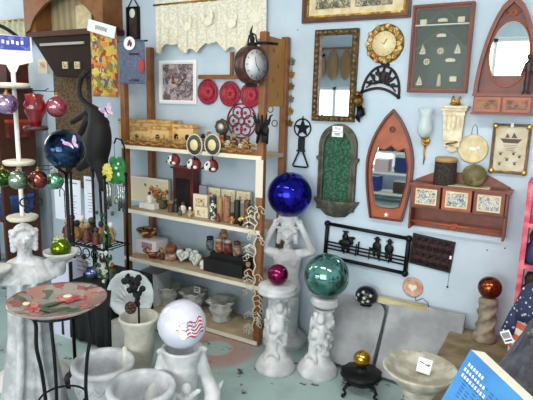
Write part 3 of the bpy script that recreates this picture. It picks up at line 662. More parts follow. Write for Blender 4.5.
# claw-foot stand
b0 = az(360, 391); X, Y = b0.x, b0.y
t = thing('claw_foot_stand', (X, Y, 0), 'black iron claw-footed bowl stand on the floor below the left slab', 'stand')
MB().lathe([(.02, .05), (.07, .055), (.10, .08), (.118, .11), (.112, .122), (.06, .128), (.035, .14), (.03, .150), (.001, .151)], 32, mod=lambda a, z: 1+.04*math.cos(10*a)*(z > .07)).obj('bowl', black, t)
for k in range(4):
    a = PI/4+k*PI/2+.3; u, v = math.cos(a), math.sin(a)
    MB().tube([(.05*u, .05*v, .06), (.10*u, .10*v, .07), (.125*u, .125*v, .045), (.11*u, .11*v, .02), (.13*u, .13*v, .006)], [.014, .012, .010, .008, .008]).ball((.128*u, .128*v, .010), .012, 8).obj('foot', black, t)
zc = .151+.048
gazing('gold_ball', (X, Y, zc), .049, foil('gold_foil', (206,160,60), (130,90,24), 14), 'small gold mirror ball on the black claw-footed stand', stem=False)
# ================================================================== STATUES WITH GAZING BALLS
b0 = az(275, 368); X, Y = b0.x, b0.y; zt = zat(284.5, X, Y)
cherub_column('pedestal', X, Y, 0, zt/1.0-.02 if False else (zt-.064)/.86, .122, 'white cast-stone cherub pedestal with a round top, holding the magenta ball', rz=facing(X, Y), seed=2, vox=.0055)
rb = 10.5*mpp((X, Y, zt))
gazing('magenta_ball', (X, Y, zt+rb), rb, foil('magenta_foil', (150,30,84), (84,14,50), 12), 'small magenta gazing ball on the round-topped white pedestal', stem=False)
b0 = az(317, 372); X, Y = b0.x, b0.y; q = P(327.5, 275, Y+.02); rb = 22.5*mpp(q); zt = q.z-rb
lean = math.atan2(q.x-X, zt)
cherub_column('cherub_pedestal', X, Y, 0, zt/.98, .12, 'white cast-stone cherub pedestal leaning right under the green mirror ball', rz=0, tilt=lean, seed=5, plate=.68, vox=.0055)
gazing('green_ball', (q.x, q.y-.015, q.z), rb, foil('green_foil', (120,176,166), (44,92,84), 7, rough=.08), 'large crackled silver-green gazing ball on the leaning cherub pedestal', stem=False)
# half figure with raised arms
b0 = az(284, 341); X, Y = b0.x, b0.y; q = P(289, 195, Y-.02); rb = 22.5*mpp(q)
t = thing('statue', (X, Y, 0), 'white cast-stone statue of a bare figure with raised arms carrying the blue ball', 'statue', rz=facing(X, Y)-.05)
zt = q.z-rb; ox = (q.x-X)
sc = mpp(q)
m = MB()
zs = zat(250, X, Y)     # shoulder
zh = zat(231, X, Y)
m.lathe([(.155, 0), (.157, .03), (.14, .05), (.11, .07)], 28)
m.lathe([(.10, .05), (.085, .15), (.075, zs-.42), (.094, zs-.30), (.098, zs-.26), (.080, zs-.17), (.088, zs-.10), (.098, zs-.05), (.078, zs-.01), (.03, zs+.01)], 28, sc=(1, .78))
for s_ in (-1, 1):
    m.ball((s_*.036, -.05, zs-.075), (.034, .022, .032), 12)
    m.cone((s_*.075, 0, zs-.025), (s_*.165, -.03, zs+.008), .036, .029)
    m.cone((s_*.165, -.03, zs+.008), (s_*.085, -.03, zt-.055), .029, .019)
    m.ball((s_*.075, -.03, zt-.035), (.022, .018, .026), 10)
    for k in range(4): m.cone((s_*(.072-.004*k), -.045+.016*k, zt-.02), (s_*(.05-.002*k), -.04+.018*k, zt+.006), .008, .006, 6)
    m.cone((s_*.072, -.055, zt-.022), (s_*.045, -.065, zt-.0), .007, .006, 6)
    m.cone((s_*.045, -.02, .30), (s_*.05, -.03, .05), .05, .035)
m.cone((0, 0, zs-.01), (0, -.015, zs+.03), .028, .026)
hc = Vector((0, -.028, zh-.015))
m.ball(hc, (.046, .052, .056), 18); m.ball(hc+Vector((0, .010, .014)), (.060, .058, .056), 18)
m.ball(hc+Vector((0, -.053, -.008)), (.009, .012, .016), 8); m.ball(hc+Vector((0, -.044, -.034)), (.016, .012, .007), 8); m.ball(hc+Vector((0, -.036, -.048)), (.018, .016, .012), 8)
for s_ in (-1, 1):
    m.ball(hc+Vector((s_*.019, -.048, .008)), (.012, .006, .005), 8)
    for k in range(5): m.ball(hc+Vector((s_*(.050+.002*k), -.014, .04-.022*k)), .018, 8)
for k in range(7): m.ball(hc+Vector((.048*math.cos(k*PI/6), -.036, .028+.026*math.sin(k*PI/6))), .016, 8)
m.lathe([(.05, zt-.05), (.062, zt-.02), (.066, zt+.008), (.04, zt+.012)], 20, c=(0, 0, 0))
m.cone((0, 0, zh), (0, 0, zt-.02), .05, .05)
m.sculpt('figure', plasterw, t, voxel=.005, smooth=2)
gazing('blue_ball', (X+.004, Y, zt+rb), rb, foil('cobalt_foil', (34,30,176), (14,12,104), 12, rough=.1), 'large cobalt blue gazing ball held up by the stone figure', stem=False)
# white pearly ball with eagle and flag on dolphin pedestal
q = az(182, 324, .52); X, Y = q.x, q.y; rb = 24.3*mpp(q); zt = q.z-rb
t = thing('dolphin_pedestal', (X, Y, 0), 'white cast-stone pedestal with curving dolphins under the pearly eagle ball', 'pedestal', rz=facing(X, Y))
m = MB(); m.lathe([(.15, 0), (.155, .03), (.13, .05), (.09, .07), (.08, zt*.5), (.085, zt*.8), (.10, zt-.03), (.105, zt), (.085, zt), (.07, zt-.03)], 28)
for s_, a in ((1, 0), (-1, 0)):
    pts = [(s_*.095, -.01, zt-.015), (s_*.105, -.02, zt*.8), (s_*.12, -.035, zt*.62), (s_*.15, -.05, zt*.42), (s_*.145, -.075, zt*.22), (s_*.10, -.095, .07), (s_*.05, -.12, .05)]
    m.tube(pts, [.018, .026, .032, .042, .05, .048, .024], 12)
    m.ball((s_*.10, -.02, zt-.01), (.03, .012, .02), 8); m.cone((s_*.17, -.04, zt*.42), (s_*.205, -.0, zt*.5), .02, .006, 8)
m.ball((.02, -.10, zt*.42), (.035, .03, .05), 12); m.ball((.02, -.12, zt*.60), .028, 10); m.cone((.03, -.1, zt*.45), (.08, -.11, zt*.55), .016, .012); m.cone((.0, -.1, zt*.45), (-.05, -.11, zt*.52), .016, .012)
m.sculpt('dolphins', plasterw, t, voxel=.006, smooth=3)
pearl = mat('pearl_white', (226,224,238), .18, .15, col2=(206,214,232), scale=5, coat=.6)
t = gazing('pearl_ball', (X, Y, zt+rb), rb, pearl, 'large pearly white gazing ball decorated with an eagle and a striped flag', stem=False)
t.rotation_euler = (0, 0, facing(X, Y)+.42)
fl = [mat('flag_red', (186,60,72), .3), mat('flag_white', (240,236,240), .3), mat('eagle_blue', (100,124,168), .3, col2=(150,170,204), scale=90), mat('beak', (206,160,60), .4)]
m = MB(); zc = rb
def onball(u, v, k=1.004):    # u right, v up, in metres
    a = u/rb; e_ = v/rb; u = u*1.3-.016; v = v*1.12+.012; a = u/rb; e_ = v/rb; return Vector((math.sin(a)*math.cos(e_), -math.cos(a)*math.cos(e_), math.sin(e_)))*rb*k+Vector((0, 0, zc))
NU, NV = 14, 9; g = [[m.b.verts.new(onball(-.012+.078*i/NU+.004*math.sin(j*.9), -.035+.07*j/NV+.007*math.sin(i*.7)+.012*(i/NU))) for j in range(NV+1)] for i in range(NU+1)]
for i in range(NU):
    for j in range(NV): m.mi = 0 if j % 2 == 0 else 1; m._f((g[i][j], g[i+1][j], g[i+1][j+1], g[i][j+1]))
def blob(cu, cv, ru, rv, mi, k=1.008, n=16):
    m.mi = mi; m._f([m.b.verts.new(onball(cu+ru*math.cos(2*PI*q/n), cv+rv*math.sin(2*PI*q/n), k)) for q in range(n)])
blob(-.012, .022, .03, .018, 2); blob(.01, .02, .02, .014, 2, 1.010); blob(-.012, -.004, .022, .02, 1, 1.009); blob(-.022, -.016, .014, .02, 1, 1.010); blob(-.036, .016, .010, .007, 1, 1.011); blob(-.044, .008, .006, .004, 3, 1.012)
m.obj('flag_emblem', fl, t)
# ================================================================== URNS
def urn(name, px, py, zr, wpx, label, m_, group=None, flare=.0):
    q = az(px, py, zr); r = wpx/2*mpp(q)
    t = thing(name, (q.x, q.y, 0), label, 'planter', group)
    MB().lathe([(r*.55, 0), (r*.62, .015), (r*.60, .03), (r*.75, zr*.3), (r*.93, zr*.6), (r*.97, zr*.78), (r*.90, zr*.86), (r*.98, zr*.90), (r, zr*.95), (r*.97, zr), (r*.84, zr), (r*.79, zr*.95), (r*.80, zr*.6), (r*.6, zr*.22), (.001, zr*.2)], 48, mod=lambda a, z: 1+(.012*math.sin(14*a) if zr*.35 < z < zr*.84 else 0)).obj('pot_body', m_, t)
    m = MB()
    for k in range(16):
        a = 2*PI*k/16; m.tube([(r*.955*math.cos(a+q_*.1), r*.955*math.sin(a+q_*.1), zr*(.7+.06*math.sin(q_*1.6))) for q_ in range(5)], .009, 6)
    m.obj('scroll_relief', m_, t)
    return t
urnm = mat('white_urn', (206,208,212), .8, col2=(172,174,178), scale=10, bump=.35, bscale=60)
urn('urn_planter', 103, 361, .29, 62, 'large white round urn planter, farther left of the front pair', urnm, 'white urn planters at the front')
urn('urn_planter', 141, 385, .31, 69, 'large white round urn planter cut by the bottom edge, nearer of the front pair', urnm, 'white urn planters at the front')
# tall vase with dark plant
q = az(139, 319, .43); r = 20*mpp(q)
t = thing('tall_vase', (q.x, q.y, 0), 'tall flared cream cast-stone vase holding a dark dried plant', 'vase')
MB().lathe([(r*.8, 0), (r*.82, .03), (r*.6, .06), (r*.55, .12), (r*.72, .24), (r*.75, .34), (r*.74, .37), (r*.95, .425), (r, .44), (r*.96, .45), (r*.86, .445), (r*.62, .38), (r*.5, .2), (.001, .18)], 36).obj('vase_body', mat('cream_stone', (206,204,192), .8, col2=(176,174,160), scale=10, bump=.3), t)
MB().prism([(-.02, .02), (.045, .02), (.02, .28), (.0, .32)], -.10, -.13).sculpt('leaf_relief', mat('cream_stone2', (226,224,212), .8), t, voxel=.006)
vx, vy = q.x, q.y
t = thing('dried_plant', (vx, vy, .20), 'dark dried flower stems with a speckled brown bloom standing in the tall vase', 'plant')
m = MB(); m.tube([(0, 0, 0), (.0, .0, .3), (-.03, -.01, .42)], .006)
for k in range(22):
    a = random.uniform(0, 6.28); b_ = random.uniform(.01, .07); m.ball((b_*math.cos(a)-.03, b_*math.sin(a)*.6, random.uniform(.3, .46)), (.022, .012, .018), 6, (random.random()*3, random.random()*3, 0))
m.obj('stems', blackmatte, t)
MB().ball((-.01, -.05, .31), (.034, .03, .034), 12).obj('bloom', mat('speckled_bloom', (110,70,60), .8, col2=(30,20,18), scale=90, kind='voronoi', bump=.4), t)
# white scallop disc standing behind
q = P(129, 296, 2.2); hb_ = q.z-.150
t = tag(MB().box((0, 0, hb_/2), (.16, .16, hb_)).obj('concrete_block', concrete_old, loc=(q.x, 2.2, 0), bevel=.005), 'rough concrete block holding the ribbed shell dish behind the tall vase', 'block')
t = thing('shell_dish', (q.x, 2.2, hb_+.001), 'large white ribbed shell dish standing on edge behind the tall vase', 'dish', rot=(-.12, 0, facing(q.x, 2.35)*.5))
MB().lathe([(.145, -.012), (.152, -.004), (.15, .004), (.13, .002), (.10, -.010), (.001, -.014)], 60, c=(0, 0, .152), ax='y', mod=lambda a, z: 1+.025*abs(math.sin(9*a))).obj('shell', mat('shell_white', (206,212,214), .7, col2=(180,188,192), scale=9), t)
m = MB()
for k in range(9): m.tube([(0, -.006, .10), (.10*math.cos(PI*(k+.5)/9), -.012, .10+.13*math.sin(PI*(k+.5)/9))], .005, 6)
m.obj('ribs', plasterw, t)
# blue box, bag, table at the lower right
t = thing('display_table', (.42, 1.62, 0), 'low table at the right under the blue box and the dark bag', 'table')
MB().box((0, 0, .565), (1.1, 1.0, .03)).obj('tabletop', wooddk, t)
for sx in (-.5, .5):
    for sy in (-.45, .45): MB().box((sx, sy, .275), (.05, .05, .55)).obj('leg', wooddk, t)
e1 = R @ Vector((.307, -.37, .877)); e1.normalize(); e2 = (R @ Vector((-.386, -.911, -.249))); e2 = (e2-e1*e2.dot(e1)).normalized(); e3 = e1.cross(e2).normalized()
D0 = 1.52; P0 = ray(471, 349.5)*D0+Vector((0, 0, H)); L1 = .34; L3 = .052
L2 = .28
bot = P0.z+e2.z*L2+min(0, e1.z)*L1
L2 = (P0.z+e1.z*L1-.584)/(-e2.z)
ctr = P0+e1*L1/2+e2*L2/2+e3*L3/2
M3 = Matrix((e1, e3, -e2)).transposed()
t = thing('boxed_kit', ctr, 'bright blue cardboard box with white sides at the lower right', 'box')
t.rotation_euler = M3.to_euler()
MB().box((0, .001, 0), (L1, L3-.002, L2)).obj('carton', mat('carton_white', (222,212,196), .8), t, bevel=.001)
bf = MB().box((0, -L3/2-.0005, 0), (L1, .002, L2)).obj('front_face', mat('bright_blue', (70,138,196), .55, col2=(58,124,186), scale=8), t)
m = MB()
for r_, (x0, x1) in enumerate(((-.45, -.28), (-.46, -.22), (-.455, -.20))):
    x = x0
    k = 0
    while x < x1: m.box((x*L1+.003, -L3/2-.0022, L2*(.40-.05*r_)), (.006, .001, .009)); x += .03
m.obj('logo_letters', mat('pale_lettering', (226,226,236), .6), bf)
m = MB()
for r_ in range(12):
    for k in range(7):
        if (r_*5+k*3) % 7 != 0: m.box((-.10*L1-.02*k+.02, -L3/2-.0022, L2*(.36-.028*r_)), (.012, .001, .0025))
m.obj('small_print', mat('dark_blue_print', (44,90,160), .6), bf)
m = MB(); m.ball((.10, -L3/2-.002, L2*.42), (.012, .001, .006), 10)
for a in range(6): m.tube([(.10, -L3/2-.002, L2*.42), (.10+.022*math.cos(a*1.05+.4), -L3/2-.002, L2*.42+.020*math.sin(a*1.05+.4))], .002, 5)
m.obj('dark_emblem', ink, bf)
# dark wrapped bag
q = P(524, 372, 1.85); 
t = thing('plastic_bag', (q.x+.03, 1.85, .58), 'dark glossy plastic wrapped bundle with a white barcode label', 'bag')
m = MB(); m.cone((0, 0, .07), (.04, .03, .26), .12, .09).cone((-.06, 0, .06), (.0, .02, .22), .08, .07).cone((.08, -.08, .05), (.1, -.02, .20), .1, .09).cone((.02, .03, .28), (.09, .05, .34), .05, .04)
for k in range(10): m.cone((random.uniform(-.12, .1), random.uniform(-.1, .05), .04), (random.uniform(-.04, .1), random.uniform(-.06, .06), .30), .02, .012)
bagm = mat('grey_film', (96,96,104), .25, col2=(52,50,60), scale=12, bump=.5, lo=.3, hi=.7)
m.sculpt('bundle', bagm, t, voxel=.009, smooth=1)
lc = P(507, 337, 1.78)
lb = MB().box((0, 0, 0), (.032, .0015, .042)).obj('barcode_label', paper, t, loc=lc-Vector((q.x+.03, 1.85, .58)), rot=(0, -.55, -.2))
m = MB()
for k in range(7): m.box((-.011+k*.0036, -.0012, .006), (.0016, .001, .02))
m.box((0, -.0012, -.012), (.024, .001, .005)).obj('bars', ink, lb)
# draped flag bundle
q = P(520, 345, 2.35); zb_ = .595
t = thing('flag_stand', (q.x+.02, 2.45, .0), 'wooden crate under the stars and stripes cloth', 'crate')
MB().box((0, 0, .17), (.3, .3, .34)).obj('crate_body', wooddk, t)
q2 = P(517, 342, 2.4)
t = thing('flag_cloth', (q2.x+.065, 2.42, .341), 'stuffed cloth figure printed with white stars on blue over red and white stripes', 'flag decoration')
zt = zat(282, q2.x, 2.42)-.341
m = MB(); m.lathe([(.08, 0), (.095, .04), (.098, zt*.5), (.09, zt*.75), (.06, zt*.93), (.03, zt)], 28, mod=lambda a, z: 1+.05*math.sin(7*a+z*20))
flm = bpy.data.materials.new('stars_and_stripes'); flm.use_nodes = True; nt = flm.node_tree; b = nt.nodes['Principled BSDF']; b.inputs['Roughness'].default_value = .8
tc = nt.nodes.new('ShaderNodeTexCoord'); wv = nt.nodes.new('ShaderNodeTexWave'); wv.bands_direction = 'Z'; wv.inputs['Scale'].default_value = 5.5; wv.inputs['Distortion'].default_value = 1.2
nt.links.new(tc.outputs['Object'], wv.inputs[0]); rp = nt.nodes.new('ShaderNodeValToRGB'); rp.color_ramp.interpolation = 'CONSTANT'; rp.color_ramp.elements[0].color = lin((206,92,76)); rp.color_ramp.elements[1].position = .5; rp.color_ramp.elements[1].color = lin((226,210,200))
nt.links.new(wv.outputs['Fac'], rp.inputs[0]); nt.links.new(rp.outputs[0], b.inputs[0])
m.obj('striped_body', flm, t)
m = MB(); m.lathe([(.100, zt*.70), (.096, zt*.80), (.068, zt*.96), (.03, zt*1.02)], 28, mod=lambda a, z: 1+.05*math.sin(7*a+z*20)); m.cone((-.07, -.02, zt*.75), (-.105, -.04, zt*.58), .035, .028)
sm = mat('star_blue', (200,204,216), .8, col2=(44,50,82), kind='voronoi', scale=48, lo=.22, hi=.3); m.obj('starry_cape', sm, t)
r_ = sm.node_tree.nodes
# red rack at the right edge
qa = P(529, 195, 2.9); qb = P(516, 300, 2.9)
X = P(522, 250, 2.9).x
t = thing('red_rack', (X+.20, 2.86, .0), 'pinkish red painted display rack at the right edge with shelves', 'shelf')
redp = mat('pink_red_paint', (196,60,84), .5, col2=(226,120,132), scale=16)
for s_ in (-1, 1): MB().box((s_*.19, 0, .63), (.025, .24, 1.26)).obj('side_panel', redp, t)
for z in (.42, .62, .84, 1.05, 1.24): MB().box((0, 0, z), (.355, .24, .02)).obj('shelf', redp, t)
for i, (z, mm) in enumerate(((.43, black), (.63, mat('doll_brown', (60,36,32), .7)), (.85, mat('doll_navy', (40,46,84), .6)))):
    o = MB().lathe([(.04, 0), (.055, .02), (.05, .07), (.025, .11), (.032, .14), (.02, .17)], 16).ball((0, -.03, .14), .012, 8).obj('ornament', mm, loc=(X+.06, 2.80, z))
    tag(o, ['black', 'brown', 'navy'][i]+' rounded ornament on a shelf of the red rack', 'ornament', 'ornaments on the red rack')
# ================================================================== BOOKCASE
YF, YB = 2.74, 3.06
zs1 = P(190, 150, YF).z; zs2 = P(190, 219, YF).z; zs3 = P(190, 270.5, YF).z; zs4 = P(200, 325, YF).z
XL = P(120.5, 120, YF).x; XR = P(261, 240, YF).x
ztop = P(265, 31, YF).z; zbase = P(262, 345, YF).z
t = thing('bookcase', ((XL+XR)/2, (YF+YB)/2, 0), 'honey wood open bookcase against the blue wall with pale shelf edges', 'bookcase')
bw = XR-XL; bd = YB-YF; hb = ztop
pw = .045
for i, (sx, sy) in enumerate(((-1, -1), (-1, 1), (1, -1), (1, 1))):
    hh = hb if sx > 0 else P(122, 50, YF).z
    if sx < 0 and sy > 0: hh = P(147, 48, YB).z
    MB().box((sx*(bw/2-pw/2), sy*(bd/2-pw/2), hh/2), (pw, pw, hh)).obj('post', wood, t, bevel=.004)
for z in (zs1, zs2, zs3, zs4):
    s_ = MB().box((0, 0, z-.013), (bw-.01, bd-.01, .024)).obj('shelf', mat('pale_shelf_wood', (196,178,150), .6, col2=(172,152,124), scale=10), t)
    MB().box((0, -bd/2-.004, z-.014), (bw-.02, .008, .026)).obj('shelf_edging', mat('shelf_lace', (232,224,202), .7), s_)
MB().box((0, -bd/2+.01, zs1+.016), (bw-.07, .014, .04)).obj('gallery_rail', wood, t)
rx0 = P(199, 76, YB-.01).x-(XL+XR)/2; rzz = P(220, 77, YB-.01).z
MB().box(((rx0+bw/2-.04)/2, bd/2-.012, rzz), (bw/2-.04-rx0, .02, .03)).obj('back_rail', wood, t)
MB().box((P(232, 62, YB-.01).x-(XL+XR)/2, bd/2-.012, rzz+.09), (.02, .02, .16)).obj('back_stile', wood, t)
MB().box((bw/2-pw/2, 0, .06), (.03, bd-.06, .10)).box((0, -bd/2+.02, zs4-.05), (bw-.08, .02, .06)).obj('plinth', wood, t)
# carved yellow side panel
zc_ = P(272, 110, YF).z
m = MB(); m.box((bw/2-pw/2, 0, (hb+zc_)/2), (.012, bd-.08, hb-zc_-.04)); sp = m.obj('side_panel', mat('yellow_carved_wood', (206,160,84), .6, col2=(172,120,56), kind='wave', scale=5, lo=.2, hi=.9), t)
m = MB()
for k in range(6): m.ring((bw/2-pw/2-.008, (k % 2-.5)*.06, hb-.1-k*.09), .02, .004, 12, ax='y')
m.obj('carving', wood, sp)
pa, pb = P(262, 160, YF).z, P(262, 198, YF).z
MB().box((bw/2-pw/2, -bd/2-.002, (pa+pb)/2), (pw+.008, .004, pa-pb)).obj('paper_strip', mat('cream_strip', (228,216,198), .7), t)
bc = t
def sx_(px, Y, z): return xat(px, Y, z)
EPS = .001
# white vine garland on the right post
t = thing('wire_vine', (XR-.03, YF-.012, 0), 'pale curly wire vine hanging down the bookcase right post', 'garland')
m = MB()
za, zb_ = P(258, 205, YF).z, P(250, 328, YF).z
pts = [(.012*math.sin(k*1.9), -.012-.006*math.cos(k*2.3), za+(zb_-za)*k/30) for k in range(31)]; m.tube(pts, .0045, 6)
rn = random.Random(3)
for k in range(34):
    z = za+(zb_-za)*rn.random(); a = rn.choice((-1, -1, -1, 1)); L = rn.uniform(.03, .09)
    m.tube([(0, -.012, z), (a*L*.5, -.02, z+.02), (a*L, -.024, z-.005), (a*L*.9, -.022, z-.03), (a*L*.6, -.02, z-.02), (a*L*.7, -.02, z-.005)], .0028, 5)
m.obj('vine', mat('bleached_vine', (222,214,192), .7), t)
# station clock on side panel
c = P(251, 65, YF-.10); 
t = thing('station_clock', (c.x, YF-.09, c.z), 'round dark double-faced station clock projecting from the bookcase post', 'clock')
CR = (0, 0, 1.3)
MB().lathe([(.098, -.04), (.11, -.035), (.11, .035), (.098, .04), (.088, .036), (.001, .034)], 32, ax='y').obj('case', mat('walnut', (84,50,34), .4, col2=(58,32,22), kind='wave', scale=8), t, rot=CR)
MB().lathe([(.088, .037), (.001, .038)], 32, ax='y').obj('dial', mat('white_dial', (226,224,226), .4), t, rot=CR)
m = MB()
for k in range(12): m.box((.074*math.cos(k*PI/6), -.039, .074*math.sin(k*PI/6)), (.014, .001, .004), (0, -k*PI/6, 0))
m.obj('hour_marks', ink, t, rot=CR); m = MB()
m.box((.012, -.040, -.016), (.004, .001, .045), (0, -.65, 0)).box((-.006, -.040, .02), (.004, .001, .055), (0, -.2, 0)).obj('hands', ink, t, rot=CR)
m = MB(); m.box((0.0, 0, .118), (.05, .03, .02)).tube([(0, 0, .12), (0, 0, .15), (-.012, 0, .19), (0, 0, .225)], [.012, .016, .008, .002]).tube([(-.03, 0, .13), (-.022, 0, .17), (0, 0, .18), (.022, 0, .17), (.03, 0, .13)], .005)
m.tube([(.03, 0, .125), (.09, .02, .125), (.125, .08, .125)], .009).box((0, 0, -.118), (.06, .03, .02)).obj('bracket', black, t)
# black figure on post
p = P(262, 138, YF-.04)
t = thing('iron_figures', (p.x, YF-.03, p.z), 'black iron coat hook shaped as figures fixed on the bookcase right post', 'hook', rz=0)
m = MB()
for k in range(7):
    a = -1.3+k*.43; m.tube([(0, 0, .02), (.035*math.sin(a), -.01, .08), (.06*math.sin(a*1.1), -.015, .11+.03*math.cos(k*2)), (.075*math.sin(a), -.01, .13+.02*math.cos(k*3))], [.010, .009, .006, .003], 6)
m.ball((-.03, -.01, .05), (.022, .014, .034), 10).ball((.028, -.01, .045), (.020, .014, .034), 10).ball((-.03, -.01, .10), .014, 8).ball((.028, -.01, .10), .014, 8).cone((-.03, 0, .03), (-.04, 0, -.03), .012, .008).cone((.028, 0, .03), (.03, 0, -.03), .012, .008).box((0, .020, .03), (.03, .022, .12)).obj('hook_iron', black, t)
# ---------------- items on shelf 1
gold_art = mat('gilt_village', (232,194,130), .6, col2=(160,110,60), scale=14, lo=.5, hi=.68, bump=.3)
def trinket(px, pxw, Y, h, label, base=zs1, holes=3, dz=0):
    a = xat(px-pxw/2, Y, base+h/2); b_ = xat(px+pxw/2, Y, base+h/2); w2 = b_-a
    t = thing('birdhouse_planter', ((a+b_)/2, Y, base+dz), label, 'ornament', 'gilt birdhouses on the top shelf')
    MB().box((0, 0, h/2), (w2, .07, h)).obj('body', gold_art, t, bevel=.006)
    rf = mat('roof_tan', (222,182,110), .6, col2=(176,128,64), scale=30)
    MB().prism([(-w2/2-.006, h), (w2/2+.006, h), (w2/2-.004, h+.022), (-w2/2+.004, h+.022)], .042, -.042).obj('roof', rf, t)
    m = MB()
    for k in range(holes): m.lathe([(.013, .035), (.013, .039), (.001, .039)], 12, c=((k+.5)*w2/holes-w2/2, 0, h*.5), ax='y', sc=(1.5, 1.7))
    m.obj('doorways', mat('dark_hole', (34,26,22), .8), t)
    return t
z_ = zs1+EPS
trinket(150, 56, 3.0, .155, 'long gilt birdhouse row at the back of the top shelf', z_, 4)
trinket(140, 22, 2.90, .10, 'small gilt birdhouse in front at the left end of the top shelf', z_, 1)
trinket(161, 22, 2.90, .115, 'orange-fronted gilt birdhouse in front of the long row', z_, 1)
trinket(185, 22, 2.94, .135, 'squat gilt birdhouse right of the long row', z_, 2)
rn = random.Random(11)
cols = [mat('fig_cream', (206,180,130), .5, col2=(130,90,60), scale=60), mat('fig_brown', (120,66,36), .5, col2=(60,34,22), scale=60), mat('fig_red', (140,50,36), .5, col2=(90,40,30), scale=60), mat('fig_green', (80,100,56), .5, col2=(40,60,36), scale=60), mat('fig_gold', (190,144,76), .4, .2, col2=(110,66,34), scale=60), mat('fig_white', (236,232,226), .5), mat('fig_black', (34,30,32), .5)]
cn = ['cream', 'brown', 'red', 'green', 'gold', 'white', 'black']
def figurine(X, Y, z, h, ci, label, group, name='figurine'):
    t = thing(name, (X, Y, z), label, 'figurine', group, rz=facing(X, Y))
    MB().lathe([(h*.24, 0), (h*.26, h*.06), (h*.2, h*.12), (h*.24, h*.35), (h*.17, h*.58), (h*.08, h*.7)], 12).cone((-h*.16, 0, h*.55), (-h*.24, -h*.12, h*.33), h*.06, h*.045, 8).cone((h*.16, 0, h*.55), (h*.22, -h*.12, h*.38), h*.06, h*.045, 8).obj('body', cols[ci], t)
    MB().ball((0, -.0, h*.82), h*.15, 12).ball((0, -h*.14, h*.8), h*.035, 6).ball((0, h*.02, h*.9), (h*.14, h*.14, h*.09), 10).obj('head', cols[(ci*2+5) % 7], t)
    return t
desc = ['at the left', 'second from the left', 'third from the left', 'in the middle', 'fifth from the left', 'beside the cuckoo clock', 'right of the cuckoo clock', 'at the right end']
for k, px in enumerate((197, 203, 209, 214, 228, 234, 241, 247)):
    figurine(xat(px, 2.88, z_), 2.88, z_, .085+.02*(k % 3), [0, 4, 1, 2, 5, 1, 5, 1][k], 'tiny '+cn[[0, 4, 1, 2, 5, 1, 5, 1][k]]+' figurine on the top shelf, '+desc[k]+' of the row', 'tiny figurines on the top shelf')
m = MB()
for k in range(170):
    x = rn.uniform(XL+.06, XR-.08); z = zs1+rn.uniform(.02, .065); a = rn.uniform(-1, 1); L_ = rn.uniform(.02, .05)
    m.tube([(x, YF+.03+rn.uniform(-.01, .05), z), (x+L_*.5, YF+.02+rn.uniform(-.01, .04), z+a*.014+.008), (x+L_, YF+.03+rn.uniform(-.02, .04), z+a*.022)], .0028, 4)
tag(m.obj('straw_filler', mat('straw', (224,190,116), .8, col2=(170,126,66), scale=50)), 'loose golden straw spread along the front of the top shelf', 'straw', kind='stuff')
# cuckoo clock on shelf
X = xat(222, 2.93, z_)
t = thing('mantel_clock', (X, 2.93, z_), 'small dark clock with a white dial over an orange figure on the top shelf', 'clock')
MB().box((0, 0, .012), (.07, .05, .024)).box((0, .01, .07), (.04, .03, .1)).obj('base', mat('clock_dark', (50,42,30), .5), t)
MB().ball((0, -.01, .06), (.024, .018, .036), 12).ball((.012, -.02, .09), .014, 8).ball((-.012, -.02, .035), .016, 8).obj('orange_figure', mat('orange_glaze', (196,96,40), .4), t)
MB().lathe([(.05, -.015), (.055, 0), (.05, .018), (.026, .02), (.026, .01)], 20, c=(0, 0, .155), ax='y', mod=lambda a, z: 1+.08*math.cos(8*a)).obj('case', mat('clock_green', (70,62,44), .5), t)
MB().lathe([(.026, .020), (.001, .021)], 20, c=(0, 0, .155), ax='y').box((0, -.0215, .163), (.003, .001, .016)).box((.005, -.0215, .155), (.012, .001, .003)).obj('dial', whitepaint, t)
# garland on the shelf edge
t = tag(MB().tube([(XL+.05+k*(bw-.12)/50, YF-.012, zs1+.02+.008*math.sin(k*1.3)) for k in range(51)], [.008+.003*math.sin(k*2.1) for k in range(51)], 6).obj('gold_garland', mat('gilt_garland', (190,146,66), .5, .2, col2=(120,86,40), scale=80, bump=.6)), 'thin gold garland running along the top shelf edge', 'garland')
# hand dials
for i, px in enumerate((194, 212)):
    c = P(px, 145, YF-.03); rr = 9.5*mpp(c)
    t = thing('oval_frame', (c.x, YF-.025, c.z), ['round rope-edged frame with cream centre hanging on the top shelf edge, the left one', 'round rope-edged frame with cream centre hanging on the top shelf edge, the right one'][i], 'frame', 'rope-edged frames on the shelf edge', rz=0)
    MB().ring((0, 0, 0), rr, .0045, 28, sc=(1, 1.1)).obj('rope_rim', mat('rope_cream', (214,206,186), .7), t)
    MB().lathe([(rr*.93, -.008), (rr*.95, .0), (rr*.9, .004), (rr*.55, .006), (.001, .006)], 28, ax='y', sc=(1, 1.1)).obj('dark_ring', mat('dark_ring', (48,46,36), .5, col2=(84,80,62), scale=60), t)
    MB().lathe([(rr*.52, .005), (rr*.5, .009), (.001, .010)], 24, ax='y', sc=(1, 1.15)).obj('cream_centre', mat('cream_oval', (232,214,160), .5), t)
    MB().tube([(0, .0, -rr*1.05), (0, .002, -rr*1.6)], .005).obj('stem', black, t)
